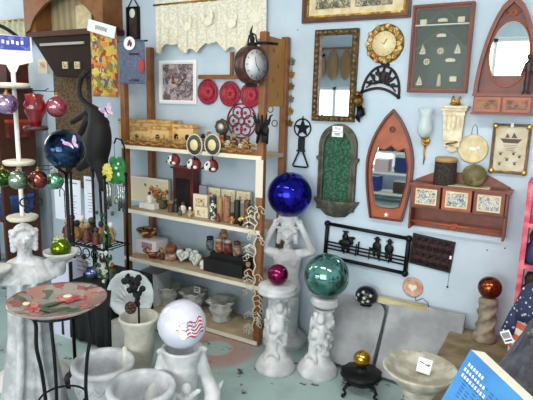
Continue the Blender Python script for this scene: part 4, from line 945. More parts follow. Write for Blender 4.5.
# three bird heads
for i, (px, py, cc) in enumerate(((173, 160, 2), (193, 164, 2), (210, 166, 2))):
    c = P(px, py, YF+.02)
    zt_ = zs1-.026
    t = thing('hanging_bird', (c.x, YF+.03, c.z), ['red and white painted bird hanging under the top shelf beside the hearts', 'red and white painted bird hanging under the left rope-edged frame', 'red-backed bird hanging under the right rope-edged frame'][i], 'ornament', 'painted birds hung under the top shelf', rz=.3*i)
    MB().ball((.012, 0, 0), (.040, .026, .046), 14, (0, -.3, 0)).obj('body', mat('bird_red', (150,34,36), .5, col2=(96,24,24), scale=30), t)
    MB().ball((-.022, -.010, .0), (.024, .020, .036), 12, (0, .3, 0)).ball((.016, -.022, -.02), (.016, .010, .012), 8).obj('white_patch', whitepaint, t)
    MB().ball((-.026, -.026, .012), (.007, .007, .012), 8, (0, .4, 0)).ball((-.006, -.026, -.018), (.008, .006, .010), 8).cone((-.045, -.01, -.01), (-.066, -.016, -.022), .008, .002, 6).obj('eye_and_beak', black, t)
    MB().tube([(0, 0, .02), (0, 0, zt_-c.z)], .0015, 5).obj('hanging_cord', black, t)
c = P(177, 158, YF+.0)
# ---------------- items on shelf 2
z_ = zs2+EPS
def boxat(px0, px1, Y, h, d, z, name, m_, label, cat, parts=None, group=None, rz=0):
    a = xat(px0, Y-d/2, z+h/2); b_ = xat(px1, Y-d/2, z+h/2); w2 = b_-a
    t = thing(name, ((a+b_)/2, Y, z), label, cat, group, rz)
    MB().box((0, 0, h/2), (w2, d, h)).obj('body', m_, t, bevel=.003)
    return t, w2
h_ = P(150, 178, 3.0).z-z_
t, w2 = boxat(131, 168, 3.02, h_, .03, z_, 'rooster_picture', mat('panel_cream', (232,220,190), .7), 'cream panel printed with a rooster and flowers at the left of the second shelf', 'picture')
MB().box((0, -.016, h_-.01), (w2+.004, .006, .014)).box((0, -.016, .006), (w2+.004, .006, .012)).obj('moulding', whitepaint, t)
m = MB(); m.ball((.06, -.016, h_*.5), (.035, .003, .03), 12).ball((.085, -.016, h_*.66), (.012, .003, .02), 8).ball((.02, -.016, h_*.6), (.022, .003, .026), 10, (0, .6, 0)).ball((-.04, -.016, h_*.7), (.012, .002, .014), 8)
m.obj('rooster_print', art('rooster_print', [(196,120,60), (150,60,40), (220,180,110), (110,100,60)], 50), t)
t, w2 = boxat(139, 154, 2.84, .045, .07, z_, 'small_plinth_box', whitepaint, 'small white box near the left end of the second shelf', 'box')
fx = t.location.x
o = figurine(fx, 2.84, z_+.0455, .085, 5, 'white swan-like figurine standing on the small white box', 'porcelain figures')
t = thing('flower_arrangement', (xat(162, 2.90, z_), 2.90, z_), 'brown and olive dried flower arrangement on the second shelf', 'flowers')
MB().lathe([(.035, 0), (.045, .02), (.04, .05), (.045, .06)], 16).obj('pot', mat('olive_pot', (90,84,48), .6), t)
m = MB()
for k in range(26): m.ball((rn.uniform(-.06, .06), rn.uniform(-.03, .03), rn.uniform(.05, .14)), (.018, .012, .016), 7, (rn.random()*3, rn.random()*3, 0))
m.obj('blooms', art('autumn_bloom', [(176,110,56), (120,60,40), (200,160,90), (90,96,50), (150,80,50)], 40), t)
t, w2 = boxat(173, 193, 3.0, P(180, 167, 3.0).z-z_-.0, .08, z_, 'red_cabinet', mat('oxblood', (104,34,28), .4, col2=(74,22,20), scale=10), 'small oxblood open cupboard standing at the back of the second shelf', 'cupboard')
hh = P(180, 167, 3.0).z-z_
MB().box((0, -.042, hh*.42), (w2*.7, .004, hh*.66)).obj('dark_opening', mat('opening_dark', (22,14,14), .9), t)
MB().box((0, -.01, hh), (w2+.02, .1, .012)).obj('cornice', mat('oxblood2', (120,40,32), .4), t)
for i, (px, h, ci, lb) in enumerate(((176, .10, 6, 'black and white figurine in front of the oxblood cupboard, on its left'), (183, .085, 5, 'speckled white figurine in front of the oxblood cupboard, on its right'))):
    figurine(xat(px, 2.86, z_), 2.86, z_, h, ci, lb, 'figurines before the oxblood cupboard')
# cream tile blocks
tilem = mat('tile_ivory', (226,216,184), .6)
pr = art('sprig_print', [(226,216,184), (196,150,110), (226,216,184), (150,96,70), (214,190,150)], 60)
def tileblock(px, wpx, Y, z, h, label, n=1, name='tile_block', tilt=0):
    t, w2 = boxat(px-wpx/2, px+wpx/2, Y, h, .03, z, name, tilem, label, 'tile block', group='cream sprig tile blocks')
    for k in range(n): MB().box(((k+.5)*w2/n-w2/2, -.0165, h/2), (w2/n*.62, .003, h*.62)).obj('sprig_picture', pr, t)
    return t
tileblock(201, 13, 2.83, z_, .075, 'square cream block with a sprig picture, front of the second shelf')
tileblock(200, 14, 2.89, z_, .15, 'taller cream block with a sprig picture just behind the front square one')
zr = z_; 
t, w2 = boxat(206, 249, 3.02, .10, .05, zr, 'tile_riser', mat('sage_riser', (164,170,150), .7), 'grey-green riser at the back right of the second shelf', 'riser')
hh = .085
for k, px in enumerate((213, 228, 243)): tileblock(px, 13.5, 3.015, zr+.1005, hh, ['left', 'middle', 'right'][k]+' of three cream sprig tiles standing on the grey-green riser')
t, w2 = boxat(199, 206, 2.98, .20, .03, z_, 'lavender_bottle', mat('lavender', (150,148,170), .4), 'grey lavender box behind the cream tile blocks', 'box')
# candles and cylinders
cyl = [(213, .17, .025, art('black_white_print', [(24,24,28), (60,60,64), (230,226,214), (24,24,28)], 60), 'black and white patterned cylinder candle'),
       (220, .165, .018, mat('candle_tan', (176,130,84), .6), 'thin tan candle between the black and speckled ones'),
       (227, .175, .024, mat('candle_brown', (130,78,50), .7, col2=(176,130,100), scale=90), 'speckled brown pillar candle'),
       (237, .16, .022, mat('candle_black', (30,24,24), .6), 'black pillar candle right of the speckled brown one'),
       (247, .17, .022, mat('candle_rust', (150,84,50), .6, col2=(60,40,30), scale=40), 'rust coloured pillar candle nearest the right post')]
for px, h, r, mm, lb in cyl:
    X = xat(px, 2.82, z_); t = thing('pillar_candle', (X, 2.82, z_), lb+' on the second shelf', 'candle', 'candles on the second shelf')
    MB().lathe([(r*.95, 0), (r, .004), (r, h-.004), (r*.9, h), (.001, h-.002)], 20).obj('wax_body', mm, t); MB().tube([(0, 0, h-.004), (.001, 0, h+.012)], .0012, 5).obj('wick', ink, t)
t = thing('yellow_bloom_pot', (xat(241, 2.79, z_), 2.785, z_), 'tiny black pot of pale yellow blooms at the front of the second shelf', 'flowers')
MB().lathe([(.012, 0), (.017, .03)], 12).obj('pot', black, t)
m = MB()
for k in range(9): m.ball((rn.uniform(-.016, .016), rn.uniform(-.01, .01), .034+rn.uniform(0, .022)), .008, 7)
m.obj('blooms', mat('pale_yellow', (228,208,120), .6), t)
for k, (px, Y, h, ci, lb) in enumerate(((171, 2.84, .09, 1, 'brown figurine right of the dried flowers on the second shelf'), (190, 2.80, .07, 0, 'small cream figurine left of the square sprig block'), (232, 2.79, .08, 4, 'gold figurine in front of the speckled brown candle'), (218, 2.78, .06, 2, 'tiny red figurine in front of the tan candle'), (180, 2.79, .06, 3, 'tiny green figurine at the front below the oxblood cupboard'))):
    figurine(xat(px, Y, z_), Y, z_, h, ci, lb, 'figurines at the front of the second shelf')
# ---------------- items on shelf 3
z_ = zs3+EPS
def bowl(px, Y, z, r, h, label):
    X = xat(px, Y, z); t = thing('patterned_bowl', (X, Y, z), label, 'bowl', 'patterned bowls')
    MB().lathe([(r*.5, 0), (r*.55, .006), (r*.8, h*.5), (r, h), (r*.93, h), (r*.7, h*.5), (.001, h*.2)], 28).obj('bowl_body', mat('bowl_cream', (220,184,130), .4, col2=(120,40,28), scale=26, lo=.5, hi=.54), t)
    MB().ring((0, 0, h), r*.97, r*.05, 28, ax='z').obj('rim', mat('bowl_rim', (66,34,24), .4), t)
t, w2 = boxat(136, 156, 2.92, .115, .14, z_, 'white_gift_box', mat('box_white', (232,228,226), .7), 'white box with a small picture window under the upper patterned bowl', 'box')
MB().box((.01, -.071, .07), (w2*.5, .002, .05)).obj('box_print', mat('box_print', (190,150,160), .6, col2=(140,110,140), scale=50), t)
bowl(147, 2.92, z_+.116, .082, .065, 'patterned cream and brown bowl sitting on the white box')
bowl(153, 2.82, z_, .075, .06, 'patterned cream and red bowl in front of the white box')
t = thing('orange_pomander', (xat(171, 2.86, z_), 2.86, z_), 'brown-orange carved sphere on a pale foot on the third shelf', 'ornament')
MB().lathe([(.045, 0), (.05, .02), (.035, .04), (.03, .045)], 18).obj('foot', mat('foot_cream', (200,180,160), .6, col2=(150,110,90), scale=40), t)
MB().ball((0, 0, .085), .044, 20).obj('sphere', mat('pomander_brown', (168,104,56), .4, col2=(90,48,26), scale=30, bump=.3), t)
MB().lathe([(.03, 0), (.07, .02), (.09, .045), (.07, .03), (.001, .012)], 24).obj('dark_dish', mat('dish_dark', (58,34,28), .5), loc=(xat(187, 2.96, z_), 2.96, z_))
tag(bpy.data.objects['dark_dish'], 'dark shallow dish at the back of the third shelf behind the white hearts', 'dish')
hp2 = [(.0022*16*math.sin(a)**3, .0022*(13*math.cos(a)-5*math.cos(2*a)-2*math.cos(3*a)-math.cos(4*a))) for a in [2*PI*k/24 for k in range(24)]]
for i, (px, Y, rz) in enumerate(((181, 2.84, .2), (195, 2.82, -.2), (190, 2.90, .3))):
    t = thing('heart_ornament', (xat(px, Y, z_), Y, z_), ['white lacy heart standing on the third shelf, the left one of three', 'white lacy heart standing on the third shelf, the right one nearest the black tray', 'white lacy heart standing behind the other two on the third shelf'][i], 'ornament', 'white hearts on the third shelf', rot=(-.2, .15*(-1)**i, rz))
    MB().prism([(x*1.45, z*1.45+.06) for x, z in hp2], .012, -.012).obj('heart_body', mat('lace_white', (226,230,224), .6, col2=(190,198,190), scale=60), t, bevel=.004)
    MB().ring((0, -.014, .062), .018, .004, 14).obj('centre_ring', mat('grey_lace', (170,176,170), .6), t)
# black tray and jars
a = xat(204, 2.80, z_+.03); b_ = xat(243, 2.80, z_+.03)
t = thing('black_tray', ((a+b_)/2, 2.86, z_), 'black stepped display tray holding small jars on the third shelf', 'tray')
w2 = b_-a
MB().box((0, -.03, .045), (w2, .08, .09)).box((0, .04, .06), (w2, .06, .12)).obj('tray_body', blackmatte, t, bevel=.002)
jx = (a+b_)/2; jm = [(210, .0), (219, 1), (228, 2), (237, 3)]
jl = ['dark jar with a black lid, leftmost on the black tray', 'orange and cream jar, second on the black tray', 'red-brown jar, third on the black tray', 'cream and brown jar, rightmost on the black tray']
jc = [(120,130,120), (206,130,80), (150,60,50), (200,160,130)]
for k, (px, _) in enumerate(jm):
    zz = z_+.121; Y = 2.90; X = xat(px, Y, zz+.03); t = thing('small_jar', (X, Y, zz), jl[k], 'jar', 'small jars on the black tray')
    MB().lathe([(.024, 0), (.028, .006), (.028, .07), (.022, .08)], 16).obj('jar_body', mat('jar_%d' % k, jc[k], .3, col2=tuple(int(v*.5) for v in jc[k]), scale=50), t)
    MB().lathe([(.025, .08), (.025, .10), (.02, .103)], 16).obj('lid', mat('jar_lid_%d' % k, [(30,30,30), (200,180,150), (210,190,170), (110,60,50)][k], .4), t)
X = xat(223.5, 2.90, z_+.2); 
t = thing('small_jar', (X, 2.90, z_+.2245), 'tan jar stacked on top of the other small jars on the black tray', 'jar', 'small jars on the black tray')
MB().lathe([(.022, 0), (.032, .01), (.034, .035), (.02, .055)], 16).obj('jar_body', mat('jar_tan', (176,140,104), .4, col2=(110,80,60), scale=50), t); MB().lathe([(.022, .055), (.018, .068)], 16).obj('lid', mat('jar_tan_lid', (150,110,80), .4), t)
for k, (px, Y, h, ci, lb) in enumerate(((162, 2.82, .08, 1, 'brown figurine beside the front patterned bowl on the third shelf'), (203, 2.83, .09, 5, 'white figurine left of the black tray on the third shelf'), (248, 2.82, .12, 1, 'brown figurine right of the black tray on the third shelf'))):
    figurine(xat(px, Y, z_), Y, z_, h, ci, lb, 'figurines on the third shelf')
# ---------------- bottom shelf : ruffled planters
z_ = zs4+EPS
for i, (px, Y) in enumerate(((168, 2.92), (193, 2.93), (221, 2.90))):
    X = xat(px, Y, z_); r = .093
    t = thing('ruffled_planter', (X, Y, z_), ['grey concrete planter with a ruffled rim, left on the bottom shelf', 'grey concrete planter with a ruffled rim, middle on the bottom shelf with a tag', 'grey concrete planter with a ruffled rim, right on the bottom shelf'][i], 'planter', 'ruffled concrete planters', rz=i*.7)
    MB().lathe([(r*.75, 0), (r*.8, .012), (r*.62, .03), (r*.85, .07), (r*.95, .095), (r*.8, .11), (r*.95, .135), (r*1.08, .155), (r*.95, .15), (r*.7, .12), (r*.5, .08), (.001, .07)], 40, mod=lambda a, z: 1+(.17*math.sin(8*a) if z > .12 else (.04*math.sin(5*a+2) if z > .05 else 0))).obj('planter_body', concrete, t)
    if i == 1:
        tg = MB().box((0, 0, 0), (.06, .002, .05)).obj('price_tag', paper, t, loc=(0.03, -.02, .165), rot=(0, 0, -.7)); MB().box((0, -.0015, .01), (.04, .001, .006)).box((0, -.0015, -.005), (.034, .001, .006)).obj('tag_writing', ink, tg)
t, w2 = boxat(139, 157, 2.90, P(148, 274, 2.8).z-z_, .16, z_, 'white_carton', mat('carton_pale', (196,202,206), .8), 'pale grey-white carton at the left of the bottom shelf', 'box')
# ================================================================== ABOVE THE BOOKCASE
a_ = P(160, 5); b_ = P(270, 2)
t = thing('valance_curtain', ((a_.x+b_.x)/2, W, a_.z), 'cream lace rooster valance curtain on a thin gold rod', 'curtain')
w_ = b_.x-a_.x
MB().tube([(-w_/2-.02, -.05, -.01), (w_/2+.04, -.05, -.01)], .008).box((-w_/2-.01, -.025, -.01), (.012, .05, .012)).box((w_/2+.02, -.025, -.01), (.012, .05, .012)).obj('curtain_rod', brass, t)
drop = a_.z-P(175, 55).z
def cur(u, v):
    x = -w_/2+w_*u; d = (drop*(.80+.20*abs(math.cos(u*PI*2.6+.3)))+.02*math.sin(u*50)*v); return (x, -.05+.012*math.sin(u*70)*(.3+v), .02-d*v)
lace = bpy.data.materials.new('cream_lace'); lace.use_nodes = True; nt = lace.node_tree; b = nt.nodes['Principled BSDF']; b.inputs['Base Color'].default_value = lin((240,234,214)); b.inputs['Roughness'].default_value = .9
tc = nt.nodes.new('ShaderNodeTexCoord'); n_ = nt.nodes.new('ShaderNodeTexNoise'); n_.inputs['Scale'].default_value = 70; n_.inputs['Detail'].default_value = 2; nt.links.new(tc.outputs['Object'], n_.inputs['Vector'])
rp = nt.nodes.new('ShaderNodeValToRGB'); rp.color_ramp.elements[0].position = .46; rp.color_ramp.elements[1].position = .54; rp.color_ramp.elements[0].color = (.82, .82, .82, 1); rp.color_ramp.elements[1].color = (1, 1, 1, 1)
nt.links.new(n_.outputs[0], rp.inputs[0]); nt.links.new(rp.outputs[0], b.inputs['Alpha'])
MB().sheet(cur, 120, 14).obj('lace_panel', lace, t)
m = MB(); m.tube([cur(k/120, 1) for k in range(121)], .006, 6); m.tube([cur(k/120, .88) for k in range(121)], .004, 6)
m.obj('scalloped_edge', mat('lace_edge', (240,232,208), .9), t)
for q in range(5):
    rooster = MB(); u = .12+q*.2; x, y, z = cur(u, .55); x = x if q % 2 == 0 else x
    rooster.ball((x, y-.010, z), (.04, .004, .032), 12).ball((x+.034, y-.014, z+.034), (.016, .004, .024), 10).ball((x-.045, y-.014, z+.03), (.018, .004, .034), 10, (0, -.5, 0)).ball((x+.036, y-.014, z+.06), (.012, .004, .008), 8).box((x, y-.014, z-.04), (.004, .003, .03)).obj('woven_rooster', mat('lace_white2', (244,236,214), .9), t)
# white framed picture
c, w_, h_ = quad((161, 60), (198, 61), (198, 105), (161, 103))
t = framed('framed_picture', c, w_, h_, 'white framed print of a deer-like floral wreath under the valance', 'picture', mat('bright_white', (248,248,246), .5), .028, inner=None, iw=0, picture=art('wreath_print', [(150,126,132), (110,92,96), (176,160,166), (90,84,80), (196,180,184)], 40))
m = MB()
for s_ in (-1, 1): m.tube([(0, -.012, -.03), (s_*.03, -.012, .0), (s_*.055, -.012, .035), (s_*.05, -.012, .06)], .004, 6).tube([(s_*.03, -.012, 0), (s_*.06, -.012, .01)], .003, 6)
m.obj('antler_drawing', gold, t)
# red plates
for i, (px, py) in enumerate(((209, 92), (231, 94), (252, 95))):
    c = P(px, py); r = 12.5*mpp(c)
    t = thing('red_plate', (c.x, W, c.z), ['embossed dark red plate on the wall, left of three', 'embossed dark red plate on the wall, middle of three', 'embossed dark red plate on the wall, right of three beside the station clock'][i], 'plate', 'red plates on the wall')
    MB().lathe([(r*.6, 0), (r*.98, .012), (r, .018), (r*.95, .02), (r*.7, .012), (.001, .010)], 36, ax='y').obj('plate', redglaze, t)
    m = MB(); m.ring((0, -.018, 0), r*.82, .003, 28); m.ring((0, -.014, 0), r*.45, .003, 20)
    for k in range(8): m.ball((r*.3*math.cos(k*PI/4), -.013, r*.3*math.sin(k*PI/4)), (r*.14, .003, r*.14), 8)
    m.obj('raised_rose', mat('raised_red', (190,50,66), .3), t)
c = P(242, 121); r = 17*mpp(c)
t = thing('red_openwork', (c.x, W, c.z), 'red scrollwork openwork plaque under the red plates', 'wall decoration')
m = MB(); m.ring((0, -.006, 0), r, .006, 28)
for k in range(6):
    a = k*PI/3; m.ring((r*.55*math.cos(a), -.006, r*.55*math.sin(a)), r*.34, .005, 14); m.ball((r*.55*math.cos(a), -.012, r*.55*math.sin(a)), (r*.1, .005, r*.1), 8)
m.ring((0, -.012, 0), r*.2, .005, 12).obj('scrollwork', redglaze, t)
# wall picture with triangular hanger
c, w_, h_ = quad((129, 8), (141, 8), (140, 40), (128, 40), Y=3.0)
tt = P(136, -2, W)
c, w_, h_ = quad((129, 7), (141, 7), (140, 40), (128, 40))
t = framed('narrow_plaque', c, w_, h_, 'narrow dark framed plaque with a triangular hanger high beside the valance', 'picture', black, .014, picture=mat('plaque_brown', (74,54,50), .6, col2=(50,38,38), scale=20))
MB().tube([(-w_/2+.01, -.01, h_/2), (0, -.01, h_/2+.07), (w_/2-.01, -.01, h_/2)], .005, 6).obj('hanger', black, t)
MB().ball((0, -.022, h_*.3), (.03, .004, .035), 10).obj('white_motif', whitepaint, t)
# ================================================================== LEFT SIDE
# wooden hutch on the back wall
YH = 2.9; XA = P(28, 40, YH).x; XB = P(106, 40, YH).x
zb_ = P(60, 33, YH).z; zt = 2.75
hw_ = XB-XA
t = thing('wall_hutch', ((XA+XB)/2, W, zb_), 'large brown wooden hutch with an arched opening high at the left', 'hutch')
hh = zt-zb_; d = W-YH
for s_, tw in ((-1, .11), (1, .07)): MB().box((s_*(hw_/2-tw/2), -d/2, hh/2), (tw, d, hh)).obj('side_panel', wood, t)
MB().box((0, -.01, hh/2), (hw_-.1, .02, hh)).obj('back_board', mat('hutch_back', (190,176,140), .8, col2=(170,154,118), kind='wave', scale=4), t)
MB().box((0, -d/2, -.0), (hw_+.03, d+.02, .04)).obj('bottom_shelf', wooddk, t)
n = 18; ay = zat(2, (XA+XB)/2, YH)-zb_
poly = [(-hw_/2, hh), (-hw_/2, ay-.22)]+[(-hw_/2+.06+(hw_-.12)*k/n, ay-.2+.24*math.sin(PI*k/n)**.7) for k in range(n+1)]+[(hw_/2, ay-.22), (hw_/2, hh)]
MB().prism(poly[::-1], -d, -d-.025).obj('arched_valance', wood, t)
# hood under the hutch
z1_ = P(70, 76, 2.85).z-zb_
m = MB(); a0 = -hw_/2; a1 = P(90, 60, YH).x-(XA+XB)/2; a2 = P(54, 74, YH).x-(XA+XB)/2
vsx = [(a0+.02, -.02), (a1, -.02), (a1, z1_), (a2, z1_)]
m.prism(vsx, -.02, -d+.02).obj('lower_hood', mat('hood_shade_dark', (40,24,18), .9), t)  # hood colour darkened to stand for the shade under the hutch
MB().box(((a0+a1)/2+.05, -d-.002, -.085), (a1-a0-.22, .012, .02)).obj('hood_trim', mat('grey_trim', (170,168,160), .6), t)
for i, px in enumerate((63, 75)):
    q = P(px, 65, YH-.01); 
    o = thing('small_picture', (q.x, YH+.018, q.z), ['small cream sprig picture on the dark hood, the left one', 'small cream sprig picture on the dark hood, the right one'][i], 'picture', 'small pictures on the hood')
    MB().box((0, -.006, 0), (.058, .010, .055)).obj('plaque', cream, o); MB().box((0, -.0115, 0), (.035, .002, .035)).obj('sprig', art('sprig_dark', [(220,206,170), (120,90,70), (200,180,140), (80,66,60)], 60), o)
q = P(40, 66, 2.9)
o = thing('hanging_sign', (q.x, W, q.z), 'small cream and pink hanging sign beside the dark hood', 'sign')
MB().box((0, -.15, 0), (.12, .012, .12)).obj('board', mat('sign_cream', (226,210,186), .7), o); MB().box((0, -.158, .01), (.08, .002, .05)).obj('sign_art', art('sign_art', [(226,210,186), (196,120,100), (200,180,150), (150,160,120)], 50), o); MB().box((0, -.07, .05), (.02, .15, .02)).obj('bracket', wooddk, o)
# woven panel
a_, b_ = P(50, 72, 3.0), P(88, 190, 3.0)
t = tag(MB().box(((a_.x+b_.x)/2, 3.055, (a_.z+b_.z)/2), (b_.x-a_.x, .05, a_.z-b_.z)).obj('woven_screen', mat('brown_burlap', (118,96,68), .9, col2=(74,60,42), kind='noise', scale=60, bump=.5)), 'brown woven fibre panel on the wall under the hutch hood', 'panel')
a_, b_ = P(106, 27, 2.74), P(72, 8, 2.74)
t = thing('paper_card', (P(84, 22, YH+.1).x, YH+.1, zb_+.021), 'cream printed card standing inside the wooden hutch', 'card'); MB().box((0, 0, .10), (.18, .012, .20)).obj('card_sheet', cream, t)
# grey board and low shelf far left
a_, b_ = P(-5, 95, 3.0), P(50, 300, 3.0)
t = tag(MB().box(((a_.x+b_.x)/2, 3.05, .75), (b_.x-a_.x, .04, 1.5)).obj('grey_board', greywall), 'plain grey board leaning flat on the back wall at the far left', 'board')
a_ = P(-30, 160, 2.7); b_ = P(13, 160, 2.7)
t = thing('low_shelving', ((a_.x+b_.x)/2, 2.75, 0), 'dark wooden shelving at the far left behind the spinner rack', 'shelving')
ww = b_.x-a_.x
for z in (.55, .95, 1.25, 1.65): MB().box((0, 0, z), (ww, .34, .025)).obj('shelf', wooddk, t)
for s_ in (-1, 1): MB().box((s_*ww/2, 0, .84), (.03, .34, 1.68)).obj('side_panel', wooddk, t)
for i, (px, z, h, c_, lb) in enumerate(((6, 1.6625, .22, (88,34,24), 'dark red box on the top of the far left shelving'), (8, 1.2625, .15, (140,50,40), 'red box on the far left shelving beside the pole'), (4, .9625, .2, (60,90,60), 'green box on the far left shelving behind the statue head'), (12, .5625, .2, (40,70,130), 'blue box low on the far left shelving'), (-14, .9625, .16, (150,110,70), 'tan box on the far left shelving'))):
    X = xat(px, 2.7, z); o = thing('storage_box', (X, 2.74, z), lb, 'box', 'boxes on the far left shelving')
    bm_ = mat('box_%d' % i, c_, .7, col2=tuple(int(v*.6) for v in c_), scale=9); MB().box((0, 0, h/2-.01), (.22, .2, h-.02)).obj('box_body', bm_, o); MB().box((0, 0, h-.012), (.23, .21, .024)).obj('lid', mat('box_lid_%d' % i, tuple(min(255, int(v*1.3)) for v in c_), .6), o)
# pale valance in the corner
t = thing('corner_valance', (P(8, 25, 3.0).x, W, P(8, 18, 3.0).z), 'pale green lace valance in the far left corner', 'curtain')
MB().sheet(lambda u, v: (-.5+.78*u, -.06+.012*math.sin(u*60), -.02-(.22+.02*math.sin(u*30))*v), 60, 4).obj('lace_panel', mat('sage_lace', (206,204,176), .9, col2=(180,182,150), scale=20), t, solid=.002)
MB().tube([(-.52, -.06, -.02), (.3, -.06, -.02)], .008).box((-.5, -.03, -.02), (.012, .06, .012)).box((.27, -.03, -.02), (.012, .06, .012)).obj('rod', brass, t)
# spinner rack
q = ray(19, 163)*3.05+Vector((0, 0, H)); SX, SY = q.x, q.y
rz = facing(SX, SY)
t = thing('spinner_rack', (SX, SY, 0), 'white pole display rack with round tiers and a blue and white header sign', 'display rack', rz=rz)
zz = lambda y: zat(y, SX, SY)
MB().tube([(0, 0, .02), (0, 0, zz(60))], .012, 10).obj('pole', whitepaint, t)
MB().lathe([(.2, 0), (.2, .015), (.03, .03)], 24).obj('base', whitepaint, t)
for y in (86, 163, 218): MB().lathe([(.02, -.013), (.07, -.010), (.078, 0), (.078, .012), (.07, .016), (.02, .012)], 28, c=(0, 0, zz(y)), mod=lambda a, z: 1+.03*math.cos(12*a)).obj('tier', mat('tier_cream', (226,220,200), .6), t)
zs_ = zz(50)
sg = MB().prism([(-.09, zs_-.07), (-.03, zs_-.075), (-.015, zs_-.11), (.015, zs_-.11), (.03, zs_-.075), (.095, zs_-.055), (.095, zs_+.07), (-.09, zs_+.075)], .002, -.006).obj('header_sign', paper, t)
MB().box((0.0, -.008, zs_+.035), (.175, .003, .07)).obj('blue_banner', mat('banner_blue', (58,66,160), .6, col2=(130,140,200), scale=30, lo=.5, hi=.7), sg)
m = MB()
for k in range(6): m.box((-.06+.022*k, -.0105, zs_+.035+.004*(k % 2)), (.012, .002, .018))
m.obj('banner_writing', paper, sg)
for y in (90, 167):
    m = MB(); z = zz(y)
    for k in range(6):
        a = k*PI/3+.2; m.tube([(0, 0, z), (.21*math.cos(a), .21*math.sin(a), z), (.235*math.cos(a), .235*math.sin(a), z+.012)], .0022, 6)
    m.obj('hook_arms', black, t)
def hang(px, py, rpx, dist, m_, label, zarm, name='hanging_globe'):
    q = ray(px, py)*dist+Vector((0, 0, H)); r = rpx*mpp(q)
    t = thing(name, q, label, 'glass ball', 'glass balls hung on the rack')
    MB().ball((0, 0, 0), r, 24).obj('globe', m_, t)
    MB().lathe([(r*.2, r*.95), (r*.18, r*1.12)], 12).ring((0, 0, r*1.25), r*.13, r*.04, 10).tube([(0, 0, r*1.38), (0, 0, max(zarm-q.z, r*1.5))], .0012, 5).obj('cap', brass, t)
zA = zz(90); zB = zz(167)
hang(7, 104, 10.5, 2.95, foil('violet_glass', (130,90,150), (200,170,210), 9), 'violet marbled glass ball hung left of the white pole', zA)
hang(57, 107, 10.5, 2.85, foil('ruby_glass', (150,30,50), (206,120,130), 10), 'ruby glass ball hung right of the red glass vase', zA)
hang(3, 178, 9, 2.9, foil('lime_glass', (90,120,40), (30,50,30), 10), 'lime green glass ball at the left edge on the lower tier', zB)
hang(18, 180, 9.5, 2.85, foil('forest_glass', (50,90,50), (170,190,170), 12), 'dark green and white swirl glass ball hung on the lower tier beside the pole', zB)
hang(38, 180, 9.5, 2.88, foil('garnet_glass', (84,34,30), (160,90,80), 12), 'dark garnet glass ball hung right of the swirl one', zB)
hang(55, 181, 8.5, 2.92, foil('emerald_glass', (60,140,90), (140,200,170), 12), 'emerald glass ball hung nearest the white poster', zB)
# red vase feeder
q = ray(35, 112)*2.9+Vector((0, 0, H)); s = mpp(q)
t = thing('red_glass_feeder', q, 'red ribbed glass hummingbird feeder hung on the white rack', 'bird feeder')
MB().lathe([(5*s, -14*s), (6*s, -8*s), (10*s, 0), (11*s, 8*s), (8*s, 13*s), (9*s, 17*s), (5*s, 18*s)], 24, mod=lambda a, z: 1+.04*math.cos(10*a)).obj('bottle', mat('red_glass', (140,16,24), .08, col2=(96,8,14), scale=10, coat=.5), t)
MB().lathe([(11*s, -18*s), (12*s, -16*s), (11*s, -14*s), (4*s, -13*s)], 24).obj('feeding_tray', mat('dark_red_tray', (70,30,30), .4), t)
MB().tube([(0, 0, 18*s), (0, 0, zA-q.z)], .002, 6).obj('hanger', black, t)
# black wrought butterfly/scroll hanging
q = ray(31, 202)*2.85+Vector((0, 0, H)); s = mpp(q)
t = thing('scroll_hanger', q, 'black wrought iron scroll ornament hanging above the statue head', 'ornament', rz=rz)
m = MB()
for s_ in (-1, 1): m.ring((s_*6*s, 0, 0), 4*s, .004, 12).ring((s_*3.5*s, 0, -8*s), 3*s, .003, 12).tube([(s_*4*s, 0, 4*s), (s_*3*s, 0, 30*s)], .003, 5)
m.tube([(-6*s, 0, 4*s), (6*s, 0, 4*s)], .003, 5).obj('scrolls', black, t)
q = P(34, 46, 2.6)
t = thing('iron_arm', (SX, SY, zz(40)), 'black curved iron arm rising over the blue and white header sign', 'hook', rz=rz)
MB().tube(smooth_path([(0, .02, -.14), (.06, .02, -.04), (.03, .02, .02), (-.05, .02, .07), (-.16, .02, .09)]), .009, 8).tube([(-.16, .02, .03), (.02, .02, .015)], .006, 6).obj('arm_iron', black, t)
# woman statue with bowls
q = az(35, 412); SX, SY = q.x, q.y; rz = facing(SX, SY)
u = mpp((SX, SY, .7)); zz2 = lambda y: zat(y, SX, SY)
t = thing('angel_statue', (SX, SY, 0), 'white robed stone statue of a veiled woman holding out two shallow bowls', 'statue', rz=rz)
m = MB(); zsh = zz2(256); zhd = zz2(237); zw = zz2(284)
m.lathe([(.155, 0), (.16, .03), (.15, .10), (.12, .30), (.10, .45), (.088, zw), (.09, zw+.06), (.105, zsh-.08), (.08, zsh-.04), (.04, zsh-.01)], 40, sc=(1, .75), mod=lambda a, z: 1+(.05*math.sin(11*a+1)*max(0, 1-z/.6)))
m.lathe([(.148, zsh-.115), (.145, zsh-.10), (.115, zsh-.055), (.075, zsh-.018), (.035, zsh)], 36, sc=(1, .72), mod=lambda a, z: 1+.03*math.sin(9*a))
m.cone((0, 0, zsh), (0, -.01, zsh+.05), .035, .032)
hc = Vector((0, -.018, zhd)); m.ball(hc, (.044, .050, .060), 18); m.ball(hc+Vector((0, .014, .012)), (.054, .056, .058), 18)
for s_ in (-1, 1):
    for k in range(5): m.ball(hc+Vector((s_*(.052-.001*k), -.006, .035-.022*k)), .015, 8)
for k in range(7): m.ball(hc+Vector((.046*math.cos(k*PI/6), -.034, .030+.026*math.sin(k*PI/6))), .014, 8)
m.ball(hc+Vector((0, -.052, -.010)), (.008, .012, .016), 8); m.ball(hc+Vector((0, -.043, -.036)), (.015, .012, .007), 8); m.ball(hc+Vector((0, -.036, -.052)), (.016, .014, .012), 8)
